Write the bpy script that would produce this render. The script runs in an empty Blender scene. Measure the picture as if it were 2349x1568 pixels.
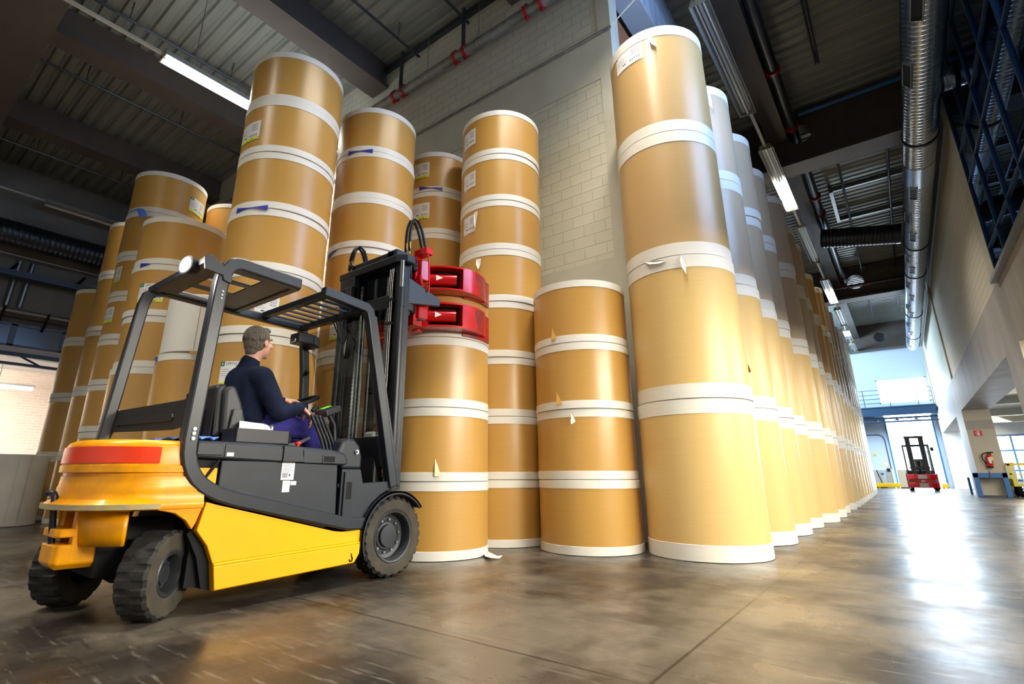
import bpy, bmesh, math, random
from mathutils import Vector, Matrix
import numpy as np
random.seed(7)
scene = bpy.context.scene
COL = scene.collection
PI = math.pi

# ---------------------------------------------------------------- camera
CAMH = 0.75
F_PX, CX, CY = 1173.7, 1129.97, 735.76          # focal length and principal point for a 2349 x 1568 frame
ROT = Matrix(((0.789095203, 0.177069633, 0.588196486),
              (0.614270686, -0.226631151, -0.755850412),
              (-0.000534508, 0.957749793, -0.287602239)))
cam_d = bpy.data.cameras.new('camera')
cam = bpy.data.objects.new('camera', cam_d)
COL.objects.link(cam)
cam.matrix_world = Matrix.Translation((0, 0, CAMH)) @ ROT.to_4x4()
cam_d.sensor_fit = 'HORIZONTAL'
cam_d.sensor_width = 36.0
cam_d.lens = F_PX / 2349 * 36.0
cam_d.shift_x = (2349 / 2 - CX) / 2349
cam_d.shift_y = (CY - 1568 / 2) / 2349
cam_d.clip_start = 0.05
cam_d.clip_end = 300
scene.camera = cam

# ---------------------------------------------------------------- world, lights, exposure
world = bpy.data.worlds.new('world')
scene.world = world
world.use_nodes = True
bg = world.node_tree.nodes['Background']
bg.inputs[0].default_value = (0.72, 0.86, 1.0, 1)
bg.inputs[1].default_value = 30.0
scene.view_settings.view_transform = 'Standard'
scene.view_settings.look = 'None'
scene.view_settings.gamma = 1.0
scene.view_settings.exposure = 0.38
scene.cycles.max_bounces = 7
scene.cycles.diffuse_bounces = 4
scene.cycles.glossy_bounces = 4
scene.cycles.transmission_bounces = 4
scene.cycles.transparent_max_bounces = 8
scene.cycles.sample_clamp_indirect = 6.0
scene.cycles.caustics_reflective = False
scene.cycles.caustics_refractive = False
scene.cycles.use_denoising = True


def area(name, loc, direction, sx, sy, power, color=(1, 1, 1), portal=False, spread=PI):
    d = bpy.data.lights.new(name, 'AREA')
    d.shape = 'RECTANGLE'
    d.size, d.size_y = sx, sy
    d.energy = power
    d.color = color
    d.spread = spread
    o = bpy.data.objects.new(name, d)
    COL.objects.link(o)
    o.location = loc
    o.rotation_euler = Vector(direction).to_track_quat('-Z', 'Y').to_euler()
    if portal:
        d.cycles.is_portal = True
    return o


WARM = (1.0, 0.93, 0.80)
COOL = (0.36, 0.58, 1.0)
# daylight: portals in the far door, the window over it and the bay windows
area('far_door_daylight', (0.55, 40.35, 1.95), (0, -1, 0), 2.4, 3.9, 1, portal=True)
area('far_window_daylight', (0.8, 40.35, 5.7), (0, -1, 0), 2.7, 1.5, 1, portal=True)
# lamps under the low ceiling of the side bay (they light nothing above its lintel)
for by, bp in ((-1.6, 140), (3.6, 1250), (9.6, 560), (19.5, 420), (33.5, 750)):
    area('bay_lamp', (4.3, by, 3.22), (-0.55, 0, -1), 4.6, 2.6, bp, WARM)
# added blue fill panel before the high right glazing, standing in for daylight
area('high_glazing_fill', (1.92, 5.9, 6.6), (-1, 0, 0), 2.6, 3.9, 170, COOL, spread=math.radians(120))
area('office_fill', (4.5, 6.0, 9.1), (0, 0, -1), 2.0, 8.0, 150, (0.45, 0.68, 1.0))  # added light inside the office, makes the glazing read brighter blue
area('far_wall_fill', (-6.0, 33.0, 7.4), (0.8, 0.62, -0.12), 5.0, 2.0, 1300, (0.55, 0.78, 1.0))  # added unseen light behind the long row, brightens the far wall

# ---------------------------------------------------------------- pixel rays: where the photograph's point lies on a real plane


def ray(px, py):
    return ROT @ Vector((px - CX, -(py - CY), -F_PX))


def _at(px, py, ax, v):
    d = ray(px, py)
    o = Vector((0, 0, CAMH))
    return o + d * ((v - o[ax]) / d[ax])


def atX(px, py, v): return _at(px, py, 0, v)
def atY(px, py, v): return _at(px, py, 1, v)
def atZ(px, py, v): return _at(px, py, 2, v)


def cylhit(cx, cy, r, px, py):
    """angle and height where the ray meets an upright cylinder"""
    d = ray(px, py)
    a = d.x * d.x + d.y * d.y
    b = -2 * (d.x * cx + d.y * cy)
    c = cx * cx + cy * cy - r * r
    disc = b * b - 4 * a * c
    t = (-b - math.sqrt(max(disc, 0))) / (2 * a)
    x, y, z = d.x * t, d.y * t, CAMH + d.z * t
    return math.atan2(y - cy, x - cx), z


# ---------------------------------------------------------------- materials
MATS = {}


def mat(name, color, rough=0.5, metal=0.0, noise=0.0, nscale=8.0, stretch=(1, 1, 1), bump=0.0, bscale=60.0, spec=0.5,
        emit=None, estr=0.0, color2=None, coat=0.0, rnoise=0.0):
    m = bpy.data.materials.new(name)
    m.use_nodes = True
    nt = m.node_tree
    b = nt.nodes['Principled BSDF']
    b.inputs['Base Color'].default_value = (*color, 1)
    b.inputs['Roughness'].default_value = rough
    b.inputs['Metallic'].default_value = metal
    b.inputs['Specular IOR Level'].default_value = spec
    if coat:
        b.inputs['Coat Weight'].default_value = coat
        b.inputs['Coat Roughness'].default_value = 0.15 if name != 'polished_concrete' else 0.26
    if emit:
        b.inputs['Emission Color'].default_value = (*emit, 1)
        b.inputs['Emission Strength'].default_value = estr
    tc = None
    if noise or bump or rnoise:
        tc = nt.nodes.new('ShaderNodeTexCoord')
        mp = nt.nodes.new('ShaderNodeMapping')
        mp.inputs['Scale'].default_value = stretch
        nt.links.new(tc.outputs['Object'], mp.inputs[0])
    if noise or rnoise:
        n = nt.nodes.new('ShaderNodeTexNoise')
        n.inputs['Scale'].default_value = nscale
        n.inputs['Detail'].default_value = 5
        nt.links.new(mp.outputs[0], n.inputs[0])
    if noise:
        mx = nt.nodes.new('ShaderNodeMix')
        mx.data_type = 'RGBA'
        c2 = color2 if color2 else tuple(c * (1 - noise) for c in color)
        mx.inputs[6].default_value = (*color, 1)
        mx.inputs[7].default_value = (*c2, 1)
        cr = nt.nodes.new('ShaderNodeMapRange')
        cr.inputs['From Min'].default_value = 0.35
        cr.inputs['From Max'].default_value = 0.68
        nt.links.new(n.outputs[0], cr.inputs[0])
        nt.links.new(cr.outputs[0], mx.inputs[0])
        nt.links.new(mx.outputs[2], b.inputs['Base Color'])
    if rnoise:
        rr = nt.nodes.new('ShaderNodeMapRange')
        rr.inputs['To Min'].default_value = max(0.02, rough - rnoise)
        rr.inputs['To Max'].default_value = rough + rnoise
        rr.inputs['From Min'].default_value = 0.3
        rr.inputs['From Max'].default_value = 0.7
        nt.links.new(n.outputs[0], rr.inputs[0])
        nt.links.new(rr.outputs[0], b.inputs['Roughness'])
    if bump:
        bn = nt.nodes.new('ShaderNodeTexNoise')
        bn.inputs['Scale'].default_value = bscale
        nt.links.new(mp.outputs[0], bn.inputs[0])
        bp = nt.nodes.new('ShaderNodeBump')
        bp.inputs['Strength'].default_value = bump
        bp.inputs['Distance'].default_value = 0.02
        nt.links.new(bn.outputs[0], bp.inputs['Height'])
        nt.links.new(bp.outputs[0], b.inputs['Normal'])
    MATS[name] = m
    return m


def brickmat(name, c1, c2, mortar, bw, bh, ms, rough=0.6, axis='xz', bump=0.6, off=0.5):
    m = mat(name, c1, rough)
    nt = m.node_tree
    b = nt.nodes['Principled BSDF']
    tc = nt.nodes.new('ShaderNodeTexCoord')
    sp = nt.nodes.new('ShaderNodeSeparateXYZ')
    cb = nt.nodes.new('ShaderNodeCombineXYZ')
    nt.links.new(tc.outputs['Object'], sp.inputs[0])
    nt.links.new(sp.outputs['X' if axis[0] == 'x' else 'Y'], cb.inputs[0])
    nt.links.new(sp.outputs['Z'], cb.inputs[1])
    t = nt.nodes.new('ShaderNodeTexBrick')
    t.offset = off
    t.inputs['Color1'].default_value = (*c1, 1)
    t.inputs['Color2'].default_value = (*c2, 1)
    t.inputs['Mortar'].default_value = (*mortar, 1)
    t.inputs['Scale'].default_value = 1.0
    t.inputs['Mortar Size'].default_value = ms
    t.inputs['Mortar Smooth'].default_value = 0.3
    t.inputs['Brick Width'].default_value = bw
    t.inputs['Row Height'].default_value = bh
    nt.links.new(cb.outputs[0], t.inputs['Vector'])
    nt.links.new(t.outputs['Color'], b.inputs['Base Color'])
    bp = nt.nodes.new('ShaderNodeBump')
    bp.invert = True
    bp.inputs['Strength'].default_value = bump
    bp.inputs['Distance'].default_value = 0.012
    nt.links.new(t.outputs['Fac'], bp.inputs['Height'])
    nt.links.new(bp.outputs[0], b.inputs['Normal'])
    return m


def floormat():
    m = mat('polished_concrete', (0.12, 0.105, 0.09), 0.3, spec=0.36, coat=0.06)
    nt = m.node_tree
    b = nt.nodes['Principled BSDF']
    tc = nt.nodes.new('ShaderNodeTexCoord')

    def noise(scale, detail=6, stretch=(1, 1, 1), rot=0):
        mp = nt.nodes.new('ShaderNodeMapping')
        mp.inputs['Scale'].default_value = stretch
        mp.inputs['Rotation'].default_value = (0, 0, rot)
        nt.links.new(tc.outputs['Object'], mp.inputs[0])
        n = nt.nodes.new('ShaderNodeTexNoise')
        n.inputs['Scale'].default_value = scale
        n.inputs['Detail'].default_value = detail
        n.inputs['Roughness'].default_value = 0.65
        nt.links.new(mp.outputs[0], n.inputs[0])
        return n.outputs[0]

    def rng(s, a, bb, c, d):
        r = nt.nodes.new('ShaderNodeMapRange')
        r.inputs['From Min'].default_value = a
        r.inputs['From Max'].default_value = bb
        r.inputs['To Min'].default_value = c
        r.inputs['To Max'].default_value = d
        nt.links.new(s, r.inputs[0])
        return r.outputs[0]

    def mix(fac, c1, c2):
        x = nt.nodes.new('ShaderNodeMix')
        x.data_type = 'RGBA'
        nt.links.new(fac, x.inputs[0])
        for i, c in ((6, c1), (7, c2)):
            if isinstance(c, tuple):
                x.inputs[i].default_value = (*c, 1)
            else:
                nt.links.new(c, x.inputs[i])
        return x.outputs[2]
    n1 = rng(noise(0.62, 9), 0.455, 0.545, 0, 1)
    n2 = rng(noise(3.0, 10, (1, 0.35, 1), 0.5), 0.48, 0.62, 0, 0.85)
    n3 = rng(noise(26.0, 8, (0.12, 1, 1), 0.25), 0.56, 0.66, 0, 0.8)
    c = mix(n1, (0.112, 0.096, 0.076), (0.026, 0.022, 0.018))
    c = mix(n2, c, (0.052, 0.044, 0.036))
    c = mix(n3, c, (0.15, 0.135, 0.112))
    n4 = rng(noise(34.0, 4, (0.07, 1, 1), -0.6), 0.60, 0.66, 0, 0.75)
    c = mix(n4, c, (0.018, 0.015, 0.013))
    # cast bays: joints every few metres
    t = nt.nodes.new('ShaderNodeTexBrick')
    t.offset = 0.0
    t.inputs['Color1'].default_value = (1, 1, 1, 1)
    t.inputs['Color2'].default_value = (0.8, 0.8, 0.8, 1)
    t.inputs['Mortar'].default_value = (0.35, 0.35, 0.35, 1)
    t.inputs['Scale'].default_value = 1.0
    t.inputs['Mortar Size'].default_value = 0.008
    t.inputs['Brick Width'].default_value = 3.7
    t.inputs['Row Height'].default_value = 2.45
    mp = nt.nodes.new('ShaderNodeMapping')
    mp.inputs['Location'].default_value = (0.9, 0.35, 0)
    nt.links.new(tc.outputs['Object'], mp.inputs[0])
    nt.links.new(mp.outputs[0], t.inputs['Vector'])
    mu = nt.nodes.new('ShaderNodeMix')
    mu.data_type = 'RGBA'
    mu.blend_type = 'MULTIPLY'
    mu.inputs[0].default_value = 1.0
    nt.links.new(c, mu.inputs[6])
    nt.links.new(t.outputs['Color'], mu.inputs[7])
    nt.links.new(mu.outputs[2], b.inputs['Base Color'])
    r = rng(noise(0.9, 9), 0.36, 0.64, 0.20, 0.46)
    nt.links.new(r, b.inputs['Roughness'])
    bp = nt.nodes.new('ShaderNodeBump')
    bp.inputs['Strength'].default_value = 0.10
    bp.inputs['Distance'].default_value = 0.01
    nt.links.new(noise(9, 8, (0.4, 1, 1), 0.3), bp.inputs['Height'])
    nt.links.new(bp.outputs[0], b.inputs['Normal'])
    return m


def glassmat(name, tint, gloss, rough=0.02, gcol=(1, 1, 1)):
    m = bpy.data.materials.new(name)
    m.use_nodes = True
    nt = m.node_tree
    nt.nodes.clear()
    out = nt.nodes.new('ShaderNodeOutputMaterial')
    tr = nt.nodes.new('ShaderNodeBsdfTransparent')
    tr.inputs[0].default_value = (*tint, 1)
    gl = nt.nodes.new('ShaderNodeBsdfGlossy')
    gl.inputs['Roughness'].default_value = rough
    mx = nt.nodes.new('ShaderNodeMixShader')
    gl.inputs[0].default_value = (*gcol, 1)
    if gloss is None:
        mx.inputs[0].default_value = 0.08
    else:
        fr = nt.nodes.new('ShaderNodeLayerWeight')
        fr.inputs[0].default_value = gloss
        nt.links.new(fr.outputs['Fresnel'], mx.inputs[0])
    nt.links.new(tr.outputs[0], mx.inputs[1])
    nt.links.new(gl.outputs[0], mx.inputs[2])
    nt.links.new(mx.outputs[0], out.inputs[0])
    MATS[name] = m
    return m


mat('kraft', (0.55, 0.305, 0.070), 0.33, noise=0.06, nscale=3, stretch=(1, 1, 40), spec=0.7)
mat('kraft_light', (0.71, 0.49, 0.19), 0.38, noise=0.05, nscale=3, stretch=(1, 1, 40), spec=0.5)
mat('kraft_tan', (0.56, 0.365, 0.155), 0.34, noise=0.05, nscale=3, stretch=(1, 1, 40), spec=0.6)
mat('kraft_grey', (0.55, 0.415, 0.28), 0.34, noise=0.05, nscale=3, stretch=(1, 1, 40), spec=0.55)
mat('edge_white', (0.80, 0.775, 0.70), 0.5, noise=0.05, nscale=4, stretch=(1, 1, 12))
mat('paper_white', (0.80, 0.78, 0.72), 0.55)
mat('paper_grey', (0.50, 0.49, 0.44), 0.55, noise=0.15, nscale=2.5)
mat('seam_dark', (0.10, 0.085, 0.06), 0.8)
mat('label_white', (0.82, 0.83, 0.84), 0.4)
mat('print_grey', (0.34, 0.35, 0.37), 0.6)
mat('print_black', (0.06, 0.06, 0.065), 0.6)
mat('lime', (0.66, 0.78, 0.02), 0.5)
mat('label_green', (0.01, 0.19, 0.10), 0.5)
mat('blue_slip', (0.02, 0.035, 0.36), 0.45)
mat('blue_tape', (0.10, 0.22, 0.80), 0.4)
mat('ochre_tape', (0.50, 0.29, 0.06), 0.5)

mat('yellow_paint', (0.95, 0.45, 0.0), 0.34, noise=0.05, nscale=3, coat=0.25, rnoise=0.06, spec=0.35)
mat('yellow_paint_worn', (0.88, 0.36, 0.0), 0.34, noise=0.22, nscale=9, coat=0.1, rnoise=0.08, spec=0.35)
mat('scraped_edge', (0.46, 0.34, 0.10), 0.6, noise=0.8, nscale=30, stretch=(1, 1, 1), color2=(0.30, 0.29, 0.24))
mat('reflector_red', (0.85, 0.05, 0.012), 0.18, noise=0.15, nscale=5)
mat('slate', (0.013, 0.017, 0.024), 0.36, noise=0.2, nscale=10, spec=0.5)
mat('slate_light', (0.0145, 0.0195, 0.028), 0.42, noise=0.2, nscale=9, spec=0.45)
mat('plastic_dark', (0.013, 0.014, 0.017), 0.42, spec=0.5, bump=0.05, bscale=200)
mat('black', (0.008, 0.008, 0.010), 0.6, spec=0.2)
mat('black_gloss', (0.010, 0.012, 0.016), 0.18)
mat('rubber', (0.020, 0.019, 0.018), 0.75, noise=0.4, nscale=14, bump=0.25, bscale=40)
mat('rubber_dusty', (0.060, 0.050, 0.030), 0.8, noise=0.5, nscale=10, color2=(0.035, 0.031, 0.026))
mat('rim_dark', (0.050, 0.055, 0.062), 0.38, metal=0.5)
mat('steel', (0.62, 0.62, 0.62), 0.22, metal=1.0)
mat('steel_dull', (0.36, 0.36, 0.36), 0.42, metal=1.0, noise=0.3, nscale=30)
mat('brass', (0.70, 0.45, 0.12), 0.3, metal=1.0)
mat('clamp_red', (0.60, 0.006, 0.010), 0.24, noise=0.18, nscale=7, coat=0.4)
mat('clamp_red_worn', (0.46, 0.010, 0.012), 0.36, noise=0.85, nscale=9, color2=(0.10, 0.03, 0.03), coat=0.2)
mat('lens_lit', (1, 1, 1), 0.3, emit=(1.0, 0.86, 0.72), estr=45.0)
mat('screen_green', (0.10, 0.55, 0.02), 0.3, emit=(0.15, 0.9, 0.05), estr=0.5)
mat('button_red', (0.75, 0.02, 0.01), 0.3)
mat('seat_vinyl', (0.014, 0.015, 0.017), 0.5, bump=0.1, bscale=120)
mat('seat_grey', (0.032, 0.034, 0.038), 0.45, bump=0.1, bscale=120)

mat('skin', (0.66, 0.34, 0.24), 0.5, noise=0.15, nscale=20)
mat('hair', (0.060, 0.042, 0.028), 0.6, noise=0.65, nscale=40, stretch=(3, 3, 0.6), color2=(0.16, 0.14, 0.11), bump=0.5, bscale=120)
mat('navy_fleece', (0.006, 0.011, 0.034), 0.9, noise=0.35, nscale=16, spec=0.2, bump=0.2, bscale=160)
mat('blue_trousers', (0.045, 0.040, 0.26), 0.85, noise=0.3, nscale=14, spec=0.2)

floormat()
brickmat('white_block', (0.60, 0.575, 0.46), (0.63, 0.605, 0.485), (0.51, 0.48, 0.375), 0.345, 0.176, 0.010)
brickmat('red_brick', (0.30, 0.075, 0.03), (0.38, 0.11, 0.04), (0.25, 0.16, 0.10), 0.24, 0.08, 0.012, axis='yz')
brickmat('cream_block', (0.62, 0.58, 0.46), (0.66, 0.62, 0.50), (0.52, 0.48, 0.38), 60.0, 0.17, 0.012, axis='yz')
brickmat('pale_brick', (0.74, 0.60, 0.47), (0.80, 0.66, 0.53), (0.85, 0.80, 0.74), 0.30, 0.10, 0.012, axis='yz')
mat('wall_render', (0.57, 0.545, 0.44), 0.6, noise=0.12, nscale=2)
mat('concrete', (0.44, 0.425, 0.41), 0.6, noise=0.28, nscale=1.6, stretch=(1, 1, 0.4), bump=0.1, bscale=14)
mat('concrete_dark', (0.20, 0.18, 0.155), 0.7, noise=0.2, nscale=2)
mat('dark_wall', (0.22, 0.205, 0.18), 0.7, noise=0.2, nscale=1)
mat('beige_paint', (0.56, 0.51, 0.40), 0.5, noise=0.06, nscale=3)
mat('beige_dark', (0.40, 0.37, 0.31), 0.5)
mat('deck', (0.23, 0.235, 0.205), 0.42, metal=0.1, noise=0.25, nscale=3, stretch=(0.15, 3, 1))
mat('beam', (0.080, 0.062, 0.052), 0.6, noise=0.2, nscale=2)
mat('galvanised', (0.54, 0.61, 0.70), 0.27, metal=1.0, noise=0.2, nscale=12)
mat('dark_duct', (0.05, 0.055, 0.07), 0.35, metal=0.7)
mat('pipe_grey', (0.22, 0.22, 0.19), 0.5, noise=0.4, nscale=6)
mat('pipe_dark', (0.05, 0.055, 0.065), 0.3, metal=0.6)
mat('coupling_red', (0.30, 0.008, 0.012), 0.4)
mat('lamp_body', (0.55, 0.56, 0.54), 0.35, metal=0.5)
mat('lamp_end', (0.30, 0.28, 0.20), 0.5)
mat('trunking', (0.62, 0.58, 0.47), 0.5)
mat('tube_lit', (1, 1, 1), 0.3, emit=(1.0, 0.95, 0.82), estr=7.0)
mat('tube_off', (0.75, 0.75, 0.74), 0.2)
mat('blue_frame', (0.006, 0.035, 0.12), 0.3)
mat('blue_paint', (0.030, 0.150, 0.42), 0.4)
mat('sky_frame', (0.03, 0.22, 0.48), 0.4)
mat('white_paint', (0.78, 0.79, 0.80), 0.5)
mat('pale_panel', (0.58, 0.66, 0.76), 0.55)
mat('sign_red', (0.72, 0.01, 0.02), 0.4)
mat('extinguisher_red', (0.62, 0.008, 0.010), 0.25)
mat('cart_yellow', (0.90, 0.72, 0.01), 0.35)
mat('barrier_yellow', (0.85, 0.52, 0.005), 0.4)
mat('mezz_blue', (0.030, 0.075, 0.15), 0.4)
mat('cabinet_grey', (0.48, 0.50, 0.51), 0.45)
mat('sign_yellow', (0.80, 0.52, 0.02), 0.5)
mat('interior_blue', (0.04, 0.11, 0.25), 0.5)
glassmat('window_glass', (0.16, 0.30, 0.55), 0.66, gcol=(0.45, 0.65, 1.0))
glassmat('screen_glass', (0.78, 0.83, 0.83), None)
glassmat('dimming_glass', (0.30, 0.32, 0.34), 0.2)  # dark tint put in to cut the daylight through the bay windows
# ---------------------------------------------------------------- geometry helpers


class MB:
    """collects shapes (world coordinates) into one mesh"""

    def __init__(self):
        self.bm = bmesh.new()

    def face(self, vs, mi=0):
        try:
            f = self.bm.faces.new(vs)
            f.material_index = mi
            return f
        except ValueError:
            return None

    def box(self, x0, x1, y0, y1, z0, z1, mi=0, M=None):
        P = [Vector((x, y, z)) for z in (z0, z1) for y in (y0, y1) for x in (x0, x1)]
        if M is not None:
            P = [M @ p for p in P]
        v = [self.bm.verts.new(p) for p in P]
        for q in ((0, 2, 3, 1), (4, 5, 7, 6), (0, 1, 5, 4), (2, 6, 7, 3), (0, 4, 6, 2), (1, 3, 7, 5)):
            self.face([v[i] for i in q], mi)
        return self

    def prism(self, pts, ext, mi=0):
        """planar polygon pushed along ext"""
        a = [self.bm.verts.new(Vector(p)) for p in pts]
        b = [self.bm.verts.new(Vector(p) + Vector(ext)) for p in pts]
        n = len(a)
        self.face(a[::-1], mi)
        self.face(b, mi)
        for i in range(n):
            self.face((a[i], a[(i + 1) % n], b[(i + 1) % n], b[i]), mi)
        return self

    def prismYZ(self, yz, x0, x1, mi=0):
        return self.prism([(x0, y, z) for y, z in yz], (x1 - x0, 0, 0), mi)

    def prismXZ(self, xz, y0, y1, mi=0):
        return self.prism([(x, y0, z) for x, z in xz], (0, y1 - y0, 0), mi)

    def prismXY(self, xy, z0, z1, mi=0):
        return self.prism([(x, y, z0) for x, y in xy], (0, 0, z1 - z0), mi)

    def tube(self, path, r, seg=10, mi=0, caps=True, closed=False):
        path = [Vector(p) for p in path]
        n = len(path)
        rs = r if isinstance(r, (list, tuple)) else [r] * n
        t0 = (path[1] - path[0]).normalized()
        ref = Vector((0, 0, 1)) if abs(t0.z) < 0.9 else Vector((1, 0, 0))
        nrm = t0.cross(ref).normalized()
        rings = []
        for i, p in enumerate(path):
            if closed:
                t = (path[(i + 1) % n] - path[i - 1]).normalized()
            elif i == 0:
                t = (path[1] - path[0]).normalized()
            elif i == n - 1:
                t = (path[-1] - path[-2]).normalized()
            else:
                t = ((path[i] - path[i - 1]).normalized() + (path[i + 1] - path[i]).normalized())
                t = t.normalized() if t.length > 1e-6 else (path[i + 1] - path[i]).normalized()
            nrm = (nrm - t * nrm.dot(t))
            nrm = nrm.normalized() if nrm.length > 1e-6 else t.orthogonal().normalized()
            bi = t.cross(nrm)
            rings.append([self.bm.verts.new(p + (nrm * math.cos(a) + bi * math.sin(a)) * rs[i])
                          for a in (2 * PI * k / seg for k in range(seg))])
        m = n if closed else n - 1
        for i in range(m):
            A, B = rings[i], rings[(i + 1) % n]
            for k in range(seg):
                self.face((A[k], A[(k + 1) % seg], B[(k + 1) % seg], B[k]), mi)
        if caps and not closed:
            self.face(rings[0][::-1], mi)
            self.face(rings[-1], mi)
        return self

    def cyl(self, p0, p1, r, seg=20, mi=0):
        return self.tube([p0, p1], r, seg, mi)

    def sweep(self, path, w, h, side, mi=0):
        """rectangular section: w along side, h perpendicular in the plane of the path"""
        path = [Vector(p) for p in path]
        side = Vector(side).normalized()
        rings = []
        n = len(path)
        for i, p in enumerate(path):
            d0 = (path[i] - path[i - 1]).normalized() if i else (path[1] - path[0]).normalized()
            d1 = (path[i + 1] - path[i]).normalized() if i < n - 1 else d0
            n0, n1 = d0.cross(side).normalized(), d1.cross(side).normalized()
            nn = (n0 + n1)
            nn = nn / max(0.3, nn.length * nn.length / 2)
            rings.append([self.bm.verts.new(p + side * a * w / 2 + nn * b * h / 2) for a, b in ((-1, -1), (1, -1), (1, 1), (-1, 1))])
        for i in range(n - 1):
            A, B = rings[i], rings[i + 1]
            for k in range(4):
                self.face((A[k], A[(k + 1) % 4], B[(k + 1) % 4], B[k]), mi)
        self.face(rings[0][::-1], mi)
        self.face(rings[-1], mi)
        return self

    def lathe(self, prof, origin, axis, seg=48, mi=0, mod=None, closed=False, mis=None):
        """profile (r, h) turned about axis through origin; mod(theta, i) scales the radius"""
        ax = Vector(axis).normalized()
        u = ax.orthogonal().normalized()
        w = ax.cross(u)
        o = Vector(origin)
        rings = []
        for i, (r, h) in enumerate(prof):
            ring = []
            if r < 1e-6:
                v = self.bm.verts.new(o + ax * h)
                ring = [v] * seg
            else:
                for k in range(seg):
                    a = 2 * PI * k / seg
                    rr = r * (mod(a, i) if mod else 1)
                    ring.append(self.bm.verts.new(o + ax * h + (u * math.cos(a) + w * math.sin(a)) * rr))
            rings.append(ring)
        n = len(prof)
        for i in range(n if closed else n - 1):
            A, B = rings[i], rings[(i + 1) % n]
            for k in range(seg):
                q = [A[k], A[(k + 1) % seg], B[(k + 1) % seg], B[k]]
                q2 = []
                for v in q:
                    if v not in q2:
                        q2.append(v)
                if len(q2) > 2:
                    self.face(q2, mis[i] if mis else mi)
        return self

    def loft(self, rings, mi=0, caps=True, closed=True):
        R = [[self.bm.verts.new(Vector(p)) for p in r] for r in rings]
        n = len(R[0])
        for A, B in zip(R, R[1:]):
            for k in range(n if closed else n - 1):
                self.face((A[k], A[(k + 1) % n], B[(k + 1) % n], B[k]), mi)
        if caps:
            self.face(R[0][::-1], mi)
            self.face(R[-1], mi)
        return self

    def ball(self, c, rx, ry=None, rz=None, seg=16, mi=0, M=None):
        ry = rx if ry is None else ry
        rz = rx if rz is None else rz
        res = bmesh.ops.create_uvsphere(self.bm, u_segments=seg, v_segments=max(6, seg // 2), radius=1.0)
        T = Matrix.Translation(c) @ (M.to_4x4() if M is not None else Matrix.Identity(4)) @ Matrix.Diagonal((rx, ry, rz, 1))
        bmesh.ops.transform(self.bm, matrix=T, verts=res['verts'])
        if mi:
            for f in set(f for v in res['verts'] for f in v.link_faces):
                f.material_index = mi
        return self

    def capsule(self, p0, p1, r0, r1, seg=14):
        p0, p1 = Vector(p0), Vector(p1)
        self.ball(p0, r0, seg=seg)
        self.ball(p1, r1, seg=seg)
        if (p1 - p0).length > 1e-4:
            self.tube([p0, p1], [r0, r1], seg)
        return self

    def patch(self, cx, cy, r, a0, a1, z0, z1, n=10, mi=0, zf=None, thick=0.0):
        """a curved sheet on an upright cylinder"""
        rows = []
        for k in range(n + 1):
            a = a0 + (a1 - a0) * k / n
            lo, hi = (z0, z1) if zf is None else zf(k / n)
            rows.append((self.bm.verts.new((cx + r * math.cos(a), cy + r * math.sin(a), lo)),
                         self.bm.verts.new((cx + r * math.cos(a), cy + r * math.sin(a), hi))))
        for A, B in zip(rows, rows[1:]):
            self.face((A[0], B[0], B[1], A[1]), mi)
        return self


def mesh_obj(name, mb, mats, parent=None, smooth=None, bevel=0.0, origin=None, solid=0.0, fix=True):
    bm = mb.bm
    if fix:
        bmesh.ops.recalc_face_normals(bm, faces=bm.faces)
    org = Vector((0, 0, 0))
    if parent is not None:
        org = WORLD_LOC[parent.name]
    elif origin is not None:
        org = Vector(origin)
    bmesh.ops.translate(bm, vec=-org, verts=bm.verts)
    me = bpy.data.meshes.new(name)
    bm.to_mesh(me)
    bm.free()
    for m in (mats if isinstance(mats, (list, tuple)) else [mats]):
        me.materials.append(MATS[m])
    o = bpy.data.objects.new(name, me)
    COL.objects.link(o)
    if parent is not None:
        o.parent = parent
        WORLD_LOC[o.name] = org
    else:
        o.location = org
        WORLD_LOC[o.name] = org
    if smooth is not None:
        for p in me.polygons:
            p.use_smooth = True
        try:
            me.set_sharp_from_angle(angle=math.radians(smooth))
        except Exception:
            pass
    if bevel:
        b = o.modifiers.new('bevel', 'BEVEL')
        b.width = bevel
        b.segments = 2
        b.limit_method = 'ANGLE'
        b.angle_limit = math.radians(40)
        b.use_clamp_overlap = True
    if solid:
        s = o.modifiers.new('solid', 'SOLIDIFY')
        s.thickness = solid
        s.offset = 1
    return o


WORLD_LOC = {}


def thing(name, label, cat, loc=(0, 0, 0), group=None):
    o = bpy.data.objects.new(name, None)
    o.empty_display_size = 0.1
    COL.objects.link(o)
    o.location = loc
    WORLD_LOC[o.name] = Vector(loc)
    return tag(o, label, cat, group)


def tag(o, label, cat, group=None):
    o['label'] = label
    o['category'] = cat
    if group:
        o['group'] = group
    return o


def struct(name, mb, mats, parent=None, **k):
    o = mesh_obj(name, mb, mats, parent, **k)
    o['kind'] = 'structure'
    return o


def text_mesh(mb, s, size, place, mi=0, depth=0.0):
    """flat lettering; place(x, y) -> world point"""
    cu = bpy.data.curves.new('lettering', 'FONT')
    cu.body = s
    cu.size = size
    cu.resolution_u = 2
    o = bpy.data.objects.new('lettering', cu)
    COL.objects.link(o)
    dg = bpy.context.evaluated_depsgraph_get()
    me = bpy.data.meshes.new_from_object(o.evaluated_get(dg))
    vs = [mb.bm.verts.new(place(v.co.x, v.co.y)) for v in me.vertices]
    for p in me.polygons:
        mb.face([vs[i] for i in p.vertices], mi)
    bpy.data.objects.remove(o)
    bpy.data.curves.remove(cu)
    bpy.data.meshes.remove(me)


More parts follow.
